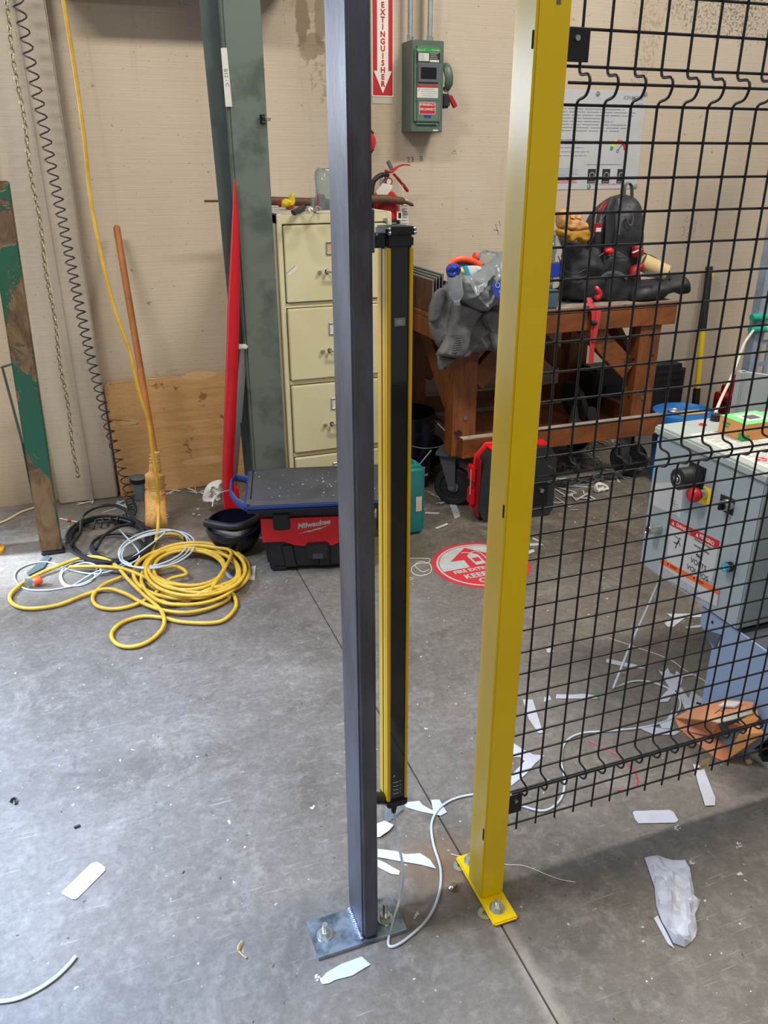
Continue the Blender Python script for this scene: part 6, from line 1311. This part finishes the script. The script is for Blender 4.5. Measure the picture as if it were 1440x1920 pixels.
bm = NB(); prism(bm, [FL(1398, 1413, .001), FL(1426, 1408, .001), FL(1450, 1430, .001), FL(1440, 1441, .001)], (0, 0, .012)); obj('wedge', bm, 'greyl', t)
bm = NB(); prism(bm, [FL(1422, 1406, .013), FL(1428, 1394, .06), FL(1470, 1390, .06), FL(1470, 1430, .013), FL(1430, 1428, .013)], (0, 0, .02)); obj('rubber_pad', bm, 'black', t)
q = FL(1404, 1430, .001); bm = NB(); box(bm, q.x-.008, q.x+.007, q.y-.005, q.y+.006, 0.0, .008, .001); obj('wood_chip', bm, 'beige', label='small pale wood chip on the floor below the crushed carton', cat='chip')

# ================================================================ FLOOR DECAL
dc = Vector((1.367, 2.587, 0)); R = .200
t = thing('floor_decal', 'round red keep-clear decal with a fire extinguisher symbol stuck on the floor', 'decal', tuple(dc))
bm = NB(); lathe(bm, [(0, 0), (R, 0), (R, .0010), (0, .0010)], dc, 64); obj('red_disc', bm, 'decalr', t)
bm = NB(); lathe(bm, [(R-.026, .0010), (R-.018, .0010), (R-.018, .0014), (R-.026, .0014), (R-.026, .0010)], dc, 64); obj('white_ring', bm, 'decalg', t)
Z = .0010
pp = [(dc.x+(R-.030)*cos(a_), dc.y+(R-.030)*sin(a_), Z) for a_ in [radians(-3)+i*radians(186)/40 for i in range(41)]]
bm = NB(); prism(bm, pp, (0, 0, .0003)); obj('upper_field', bm, 'decalg', t)
def dpoly(name, pts_, m, z=.0013, th=.0003):
    bm = NB(); prism(bm, [(dc.x+x, dc.y+y, z) for x, y in pts_], (0, 0, th)); return obj(name, bm, m, t)
dpoly('arrow', [(-.055, -.010), (.055, -.010), (.055, .045), (.100, .045), (0, .158), (-.110, .060), (-.05, .055)], 'decalr')
dpoly('extinguisher_symbol', [(-.022, .0), (.024, .0), (.026, .085), (.010, .098), (.010, .108), (-.006, .108), (-.008, .098), (-.024, .085)], 'decalg', .0016)
dpoly('symbol_panel', [(-.014, .025), (.016, .025), (.016, .06), (-.014, .06)], 'decalr', .0019)
bm = NB(); tube(bm, [(dc.x+x, dc.y+y, .0017) for x, y in ((.005, .108), (.03, .112), (.042, .09), (.044, .05), (.040, .02))], (.0005, .003), 6, sm=4, flat=(0, 0, 1)); tube(bm, [(dc.x+x, dc.y+y, .0017) for x, y in ((-.002, .108), (-.02, .118), (-.035, .116))], (.0005, .003), 6, sm=3, flat=(0, 0, 1)); obj('symbol_hose', bm, 'decalg', t)
def dtext(s, size, x, y, **k): text('lettering', s, size, frame((dc.x+x, dc.y+y, .0011), (1, 0, 0), (0, 1, 0)), 'decalg', t, bold=.0012, ext=.0004, **k)
dtext('FIRE EXTINGUISHER', .033, 0, -.032, xs=.92); dtext('KEEP AREA', .048, .0, -.080, xs=.95); dtext('CLEAR', .048, 0, -.128)

# ================================================================ PAPER SCRAPS AND FLOOR LITTER
def paper(label, px, curl=0, m='liner', cat='paper scrap', name='paper_scrap', group=None, z=.0012, th=.0005):
    P = [FL(a, b, z) for a, b in px]; bm = NB(); prism(bm, P, (0, 0, th))
    if curl:
        bmesh.ops.subdivide_edges(bm, edges=bm.edges[:], cuts=3, use_grid_fill=True)
        for v in bm.verts:
            n_ = noise.noise(Vector((v.co.x*28, v.co.y*28, 3.3))); v.co.z += max(0, .5+n_)*curl
    return obj(name, bm, m, label=label, cat=cat, group=group, smooth=30)
paper('rounded white backing strip on the open floor at lower left', [(175, 1618), (184, 1617), (197, 1627), (198, 1632), (144, 1686), (136, 1687), (116, 1677), (117, 1672), (168, 1622)], .001)
paper('torn white strip just below the steel post base plate', [(604, 1846), (600, 1838), (612, 1824), (640, 1808), (678, 1794), (695, 1809), (660, 1830), (628, 1838), (617, 1844)], .001)
paper('large white strip right of the steel post, jagged ends', [(708, 1592), (745, 1597), (760, 1602), (788, 1600), (806, 1612), (818, 1630), (790, 1622), (758, 1617), (708, 1608)], .0015)
paper('short white strip under the large jagged strip by the steel post', [(708, 1612), (722, 1618), (750, 1634), (748, 1641), (734, 1639), (708, 1626)], .001)
paper('bent L-shaped white strip under the light curtain end', [(755, 1505), (786, 1502), (793, 1510), (812, 1520), (808, 1500), (824, 1500), (838, 1524), (826, 1530), (790, 1522), (762, 1514)], .0015)
paper('clear wrinkled film scrap directly below the light curtain', [(720, 1520), (748, 1508), (756, 1520), (735, 1538), (722, 1545)], .006, m='clearb', name='film_scrap', cat='film scrap')
paper('crumpled printed wrapper on the floor against the steel post', [(706, 1545), (722, 1540), (738, 1550), (730, 1560), (712, 1572), (706, 1571)], .006, m='white')
t_ = paper('long curled white strip below the fence near its tag plate', [(1299, 1434), (1318, 1437), (1328, 1465), (1341, 1496), (1340, 1511), (1322, 1512), (1312, 1480)], .003)
paper('white rounded label strip in front of the fence at right', [(1186, 1524), (1190, 1521), (1256, 1519), (1263, 1523), (1272, 1538), (1266, 1543), (1197, 1544), (1190, 1536)], .001)
paper('white hooked strip behind the fence beside the yellow post', [(962, 1394), (978, 1404), (1000, 1415), (1021, 1417), (1005, 1430), (985, 1453), (958, 1474), (958, 1455), (972, 1440), (984, 1428), (975, 1420), (962, 1420)], .0015)
paper('white straight strip behind the fence near the joint', [(980, 1312), (999, 1312), (1018, 1374), (1010, 1375), (992, 1350)], .001)
paper('small white strip with a green wire lying across its end', [(1043, 1302), (1075, 1303), (1092, 1301), (1118, 1304), (1120, 1310), (1085, 1310), (1042, 1310)], .0008)
paper('forked white strip on the floor left of the pedestal', [(1250, 1151), (1300, 1151), (1318, 1152), (1318, 1157), (1285, 1158), (1262, 1176), (1251, 1175), (1246, 1168), (1262, 1160)], .001)
paper('thin white strip touching the pedestal side', [(1284, 1176), (1318, 1171), (1312, 1177), (1288, 1178)], .0008)
paper('pointed white strip crossing the hanging grey cable', [(1137, 1236), (1142, 1236), (1160, 1240), (1190, 1246), (1210, 1254), (1180, 1252), (1150, 1246), (1136, 1242)], .0008)
paper('star-shaped torn white paper beside the pedestal foot', [(1235, 1258), (1245, 1262), (1252, 1252), (1256, 1262), (1265, 1266), (1268, 1258), (1274, 1263), (1310, 1265), (1280, 1270), (1278, 1282), (1262, 1300), (1252, 1285)], .002)
paper('lower white strip running under the crushed carton', [(1266, 1290), (1278, 1290), (1290, 1308), (1304, 1330), (1286, 1334), (1276, 1310)], .0012)
paper('narrow white sliver beside the star-shaped paper', [(1256, 1290), (1264, 1300), (1252, 1316), (1235, 1317), (1240, 1306)], .001)
paper('white blade-shaped strip left of the crushed carton', [(1195, 1364), (1220, 1363), (1250, 1368), (1276, 1372), (1264, 1379), (1225, 1378), (1210, 1372)], .002)
paper('upright curled white scrap at the crushed carton left end', [(1260, 1332), (1262, 1346), (1256, 1368), (1240, 1366), (1236, 1358), (1250, 1350)], .003)
paper('tiny white zigzag scrap right of the yellow post', [(1020, 1308), (1030, 1304), (1034, 1312), (1020, 1316)], .0006)
paper('tiny white torn bit in the middle of the fenced floor', [(1024, 1217), (1036, 1215), (1038, 1223), (1026, 1224)], .0006)
paper('upper thin white strip right of the decal beside the post', [(1000, 1008), (1014, 1015), (1013, 1017), (998, 1011)], .0006)
paper('middle white strip right of the decal beside the post', [(993, 1019), (1010, 1018), (1020, 1022), (994, 1024)], .0006)
paper('short white strip touching the decal right rim', [(990, 1033), (1000, 1030), (1003, 1034), (990, 1040)], .0006)
paper('white shingle-like strip in front of the left bench caster', [(840, 932), (849, 931), (862, 962), (863, 968), (853, 973), (846, 955)], .001)
paper('thin white strip by the teal case, right side', [(797, 960), (824, 961), (822, 964), (797, 963)], .0005)
paper('white strip standing by the plywood next to the broom', [(304, 912), (322, 882), (326, 886), (308, 918)], .0008)
paper('small white strip right of the yellow hose coil', [(468, 1063), (480, 1061), (477, 1088), (467, 1087)], .001)
paper('narrow white strip inside the yellow hose coil', [(420, 1070), (432, 1078), (446, 1088), (443, 1091), (426, 1082)], .0008)
# big crumpled sheet lower right
t = thing('crumpled_sheet', 'large crumpled white sheet on the floor at lower right', 'paper', tuple(FL(1262, 1690)))
out = [(1208, 1610), (1228, 1606), (1262, 1614), (1285, 1618), (1294, 1632), (1301, 1672), (1302, 1688), (1314, 1688), (1308, 1704), (1303, 1715), (1308, 1745), (1304, 1758), (1296, 1768), (1284, 1778), (1262, 1770), (1250, 1745), (1240, 1728), (1230, 1700), (1227, 1665)]
base = Matrix.Identity(4); o2 = [(FL(a, b).x, FL(a, b).y) for a, b in out]
bm = inflate(NB(), o2, Matrix.Translation((0, 0, .003)), .009, .001, .02, .007, 1, .012, 26, lambda u, v: (.016*(1-abs(sin(45*u+28*v)))**3+.012*(1-abs(sin(60*u-50*v)))**3)*(1 if v < 1.04 else .1))
for v in bm.verts: v.co.z = max(.0006, v.co.z)
obj('sheet', bm, 'liner', t, smooth=22)
bm = NB(); prism(bm, [FL(1226, 1722, .001), FL(1233, 1717, .002), (FL(1250, 1750, .004)), FL(1264, 1778, .003), FL(1252, 1770, .001)], (0, 0, .0012)); obj('folded_corner', bm, 'liner', t)
# shredded strips: behind bench and along the wall
rr = random.Random(21)
def shreds(n, cx, cy, sx_, sy_, group, label, seed, lmin=.03, lmax=.09, zmax=.004):
    rr = random.Random(seed)
    for k in range(n):
        q = FL(rr.gauss(cx, sx_), rr.gauss(cy, sy_)); a = rr.uniform(0, pi); L = rr.uniform(lmin, lmax); w = rr.uniform(.005, .016)
        bm = NB(); z = rr.uniform(.0008, zmax); d_ = Vector((cos(a), sin(a), 0)); s_ = Vector((-sin(a), cos(a), 0))
        if q.y > WY-.09: q.y = WY-.09
        prism(bm, [q+d_*-L/2+s_*-w/2+Vector((0, 0, z)), q+d_*L/2*.9+s_*-w/2+Vector((0, 0, z)), q+d_*L/2+s_*w*.4+Vector((0, 0, z+.001)), q+d_*-L/2*rr.uniform(.7, 1)+s_*w/2+Vector((0, 0, z))], (0, 0, .0006))
        obj('paper_shred', bm, 'white' if rr.random() < .6 else 'liner', label=label, cat='paper shred', group=group)
shreds(52, 1066, 905, 26, 22, 'shreds below the bench middle', 'thin white paper shred in the pile in front of the bench', 1, .04, .15, .008)
shreds(34, 1090, 836, 34, 11, 'shreds under the bench', 'white paper shred on the shaded floor under the bench', 2, .05, .14, .008)
shreds(22, 1155, 888, 28, 9, 'shreds near the right caster', 'white paper shred in front of the right bench caster', 3, .05, .13, .006)
shreds(18, 828, 925, 22, 18, 'shreds around the left caster', 'white paper shred around the left bench caster', 4, .04, .11, .006)
shreds(10, 815, 862, 14, 10, 'shreds beside the navy bucket', 'white paper shred between the navy bucket and bench leg', 5)
shreds(20, 345, 921, 42, 3, 'shreds along the plywood foot', 'white paper shred along the foot of the plywood sheet', 6, .03, .10, .006)
shreds(16, 412, 912, 12, 9, 'shreds heaped by the red pole', 'white paper shred heaped on the wall side of the red pole', 7, .03, .08, .02)
shreds(9, 195, 945, 30, 5, 'shreds under the chain', 'white paper shred at the wall foot below the hanging chain', 8)
shreds(8, 500, 1010, 6, 3, 'shreds by the vac', 'white paper shred between welding hood and wet vac', 9, .02, .04)
shreds(10, 350, 960, 60, 12, 'loose shreds behind the hose coil', 'tiny white paper shred on the floor behind the yellow hose coil', 10, .01, .03)
# crumpled foam piece by the red pole
o2, mxp = vplane([(380, 940), (385, 915), (398, 903), (416, 900), (420, 915), (416, 938), (400, 944)], 3.50)
obj('packing_lump', inflate(NB(), o2, mxp, .03, .02, .03, .010, 3, .02, 40), 'offw', smooth=30, label='pale crumpled packing lump behind the red pole foot', cat='packing')
# light-coloured metal clip piece on the floor behind the fence
t = thing('foil_scrap', 'crumpled pale foil scrap on the floor behind the fence', 'foil', tuple(FL(1130, 915)))
o2, mxp = vplane([(1114, 920), (1116, 908), (1124, 904), (1136, 908), (1142, 915), (1132, 922), (1120, 924)], FL(1128, 922).y)
obj('foil', inflate(NB(), o2, mxp, .012, .008, .012, .007, 2, .012, 50), 'offw', t, smooth=20)
# wires
def wirep(name, m, px, r, label, cat='wire', z=None): obj(name, tube(NB(), [FL(a, b, (z or r)+.0002) for a, b in px], r, 6, sm=5), m, smooth=True, label=label, cat=cat)
wirep('red_wire', 'wirer', [(1104, 1389), (1130, 1402), (1160, 1417), (1185, 1440), (1196, 1460), (1193, 1474), (1180, 1480), (1157, 1482)], .0014, 'red wire offcut curved on the floor behind the fence')
wirep('green_wire', 'wireg', [(1113, 1292), (1118, 1297), (1121, 1303), (1122, 1312)], .002, 'short green wire piece lying on a white strip')
wirep('thin_white_wire', 'lcable', [(845, 1601), (862, 1605), (880, 1604), (920, 1612), (950, 1621), (975, 1622), (1000, 1629), (1030, 1642), (1055, 1650), (1079, 1654)], .0009, 'thin white wire passing behind the yellow post foot')
wirep('beige_wire', 'twine', [(1140, 1196), (1165, 1204), (1200, 1216), (1235, 1228), (1262, 1240), (1285, 1257), (1310, 1270), (1330, 1282)], .0014, 'long thin beige wire on the floor left of the pedestal')
wirep('floor_cable_end', 'gcable', [(-20, 1878), (10, 1877), (40, 1870), (75, 1853), (105, 1832), (128, 1810), (142, 1793)], .0042, 'grey cable end curving in from the lower left edge', 'cable')
wirep('white_string', 'lcable', [(768, 1047), (790, 1047), (806, 1048), (802, 1056), (788, 1056), (774, 1062), (772, 1072), (780, 1078), (794, 1079), (808, 1072), (806, 1058), (790, 1053), (778, 1060), (792, 1072), (804, 1068)], .0016, 'loop of white string on the floor left of the round decal', 'string')
q = FL(770, 1085, .001); obj('small_wire_ring', tube(NB(), [(q.x+.008*cos(a_), q.y+.008*sin(a_), .0012) for a_ in [i*pi/6 for i in range(12)]], .001, 5, closed=True), 'lcable', smooth=True, label='tiny wire ring on the floor below the white string', cat='wire')
wirep('rear_beige_cable', 'twine', [(-10, 984), (15, 974), (40, 960), (64, 952), (80, 948)], .005, 'beige cable on the floor behind the chipped green beam', 'cable')
wirep('red_tagged_wire', 'lcable', [(112, 972), (130, 976), (148, 979)], .003, 'short white tube with red tag near the coiled air line', 'wire')
q = FL(130, 976, .006); bm = NB(); ell(bm, q, (.010, .006, .006), 10); obj('red_bead', bm, 'red', smooth=True, label='small red connector near the coiled air line end', cat='connector')
# small dark bits
q = FL(27, 1505); bm = NB(); P = [q+Vector((-.008, .0, .003)), q+Vector((-.004, .006, .007)), q+Vector((.004, .005, .007)), q+Vector((.005, -.003, .003)), q+Vector((.004, -.010, .003))]; tube(bm, P, (.0018, .0042), 6, sm=3); obj('black_clip_bit', bm, 'black', smooth=40, label='small curled black plastic bit on the floor at far left', cat='plastic bit')
q = FL(145, 1551); bm = NB(); box(bm, -.0075, .0075, -.004, .004, 0, .004, .001, mx=Matrix.Translation(q) @ Matrix.Rotation(radians(12), 4, 'Z')); obj('black_block_bit', bm, 'black', label='tiny black rectangular plastic bit above the backing strip', cat='plastic bit')
q = FL(344, 1636); bm = NB(); box(bm, -.004, .004, -.001, .001, 0, .0015, mx=Matrix.Translation(q) @ Matrix.Rotation(radians(50), 4, 'Z')); obj('black_sliver', bm, 'black', label='minute black sliver on the open floor left of the steel post', cat='plastic bit')
t = thing('paper_twist', 'twisted cream paper scrap on the floor left of the steel post base', 'scrap', tuple(FL(452, 1780)))
bm = NB(); tube(bm, [FL(455, 1766, .003), FL(449, 1775, .004), FL(448, 1783, .004)], (.002, .005), 6, sm=3); tube(bm, [FL(448, 1783, .004), FL(456, 1791, .003), (FL(463, 1796, .002))], (.0012, .004), 6, sm=3); obj('twist', bm, 'beige', t, smooth=50)
for i, (a, b, s) in enumerate(((586, 1516, .006), (598, 1832, .006), (780, 1716, .006), (742, 1365, .004), (1270, 1552, .008), (1384, 1585, .008), (1388, 1640, .005), (1296, 1618, .004))):
    q = FL(a, b); bm = NB(); rq = random.Random(i); 
    for k in range(6): ell(bm, q+Vector((rq.uniform(-s, s), rq.uniform(-s, s), .0008)), (rq.uniform(.002, .004), rq.uniform(.002, .004), .0014), 6)
    obj('mortar_plug', bm, 'dirty', smooth=True, kind='stuff', label=('old crumbled anchor hole left of the steel post at mid height', 'crumbled anchor hole at the torn strip below the base plate', 'crumbled anchor hole right of the base plate bolt', 'faint crumbled spot by the floor joint behind the curtain', 'crumbled anchor hole at the end of the rounded label strip', 'upper pale spalled spot near the right edge of the floor', 'lower pale spalled spot near the right edge of the floor', 'small spalled spot above the crumpled sheet')[i], cat='hole')
flush_text()
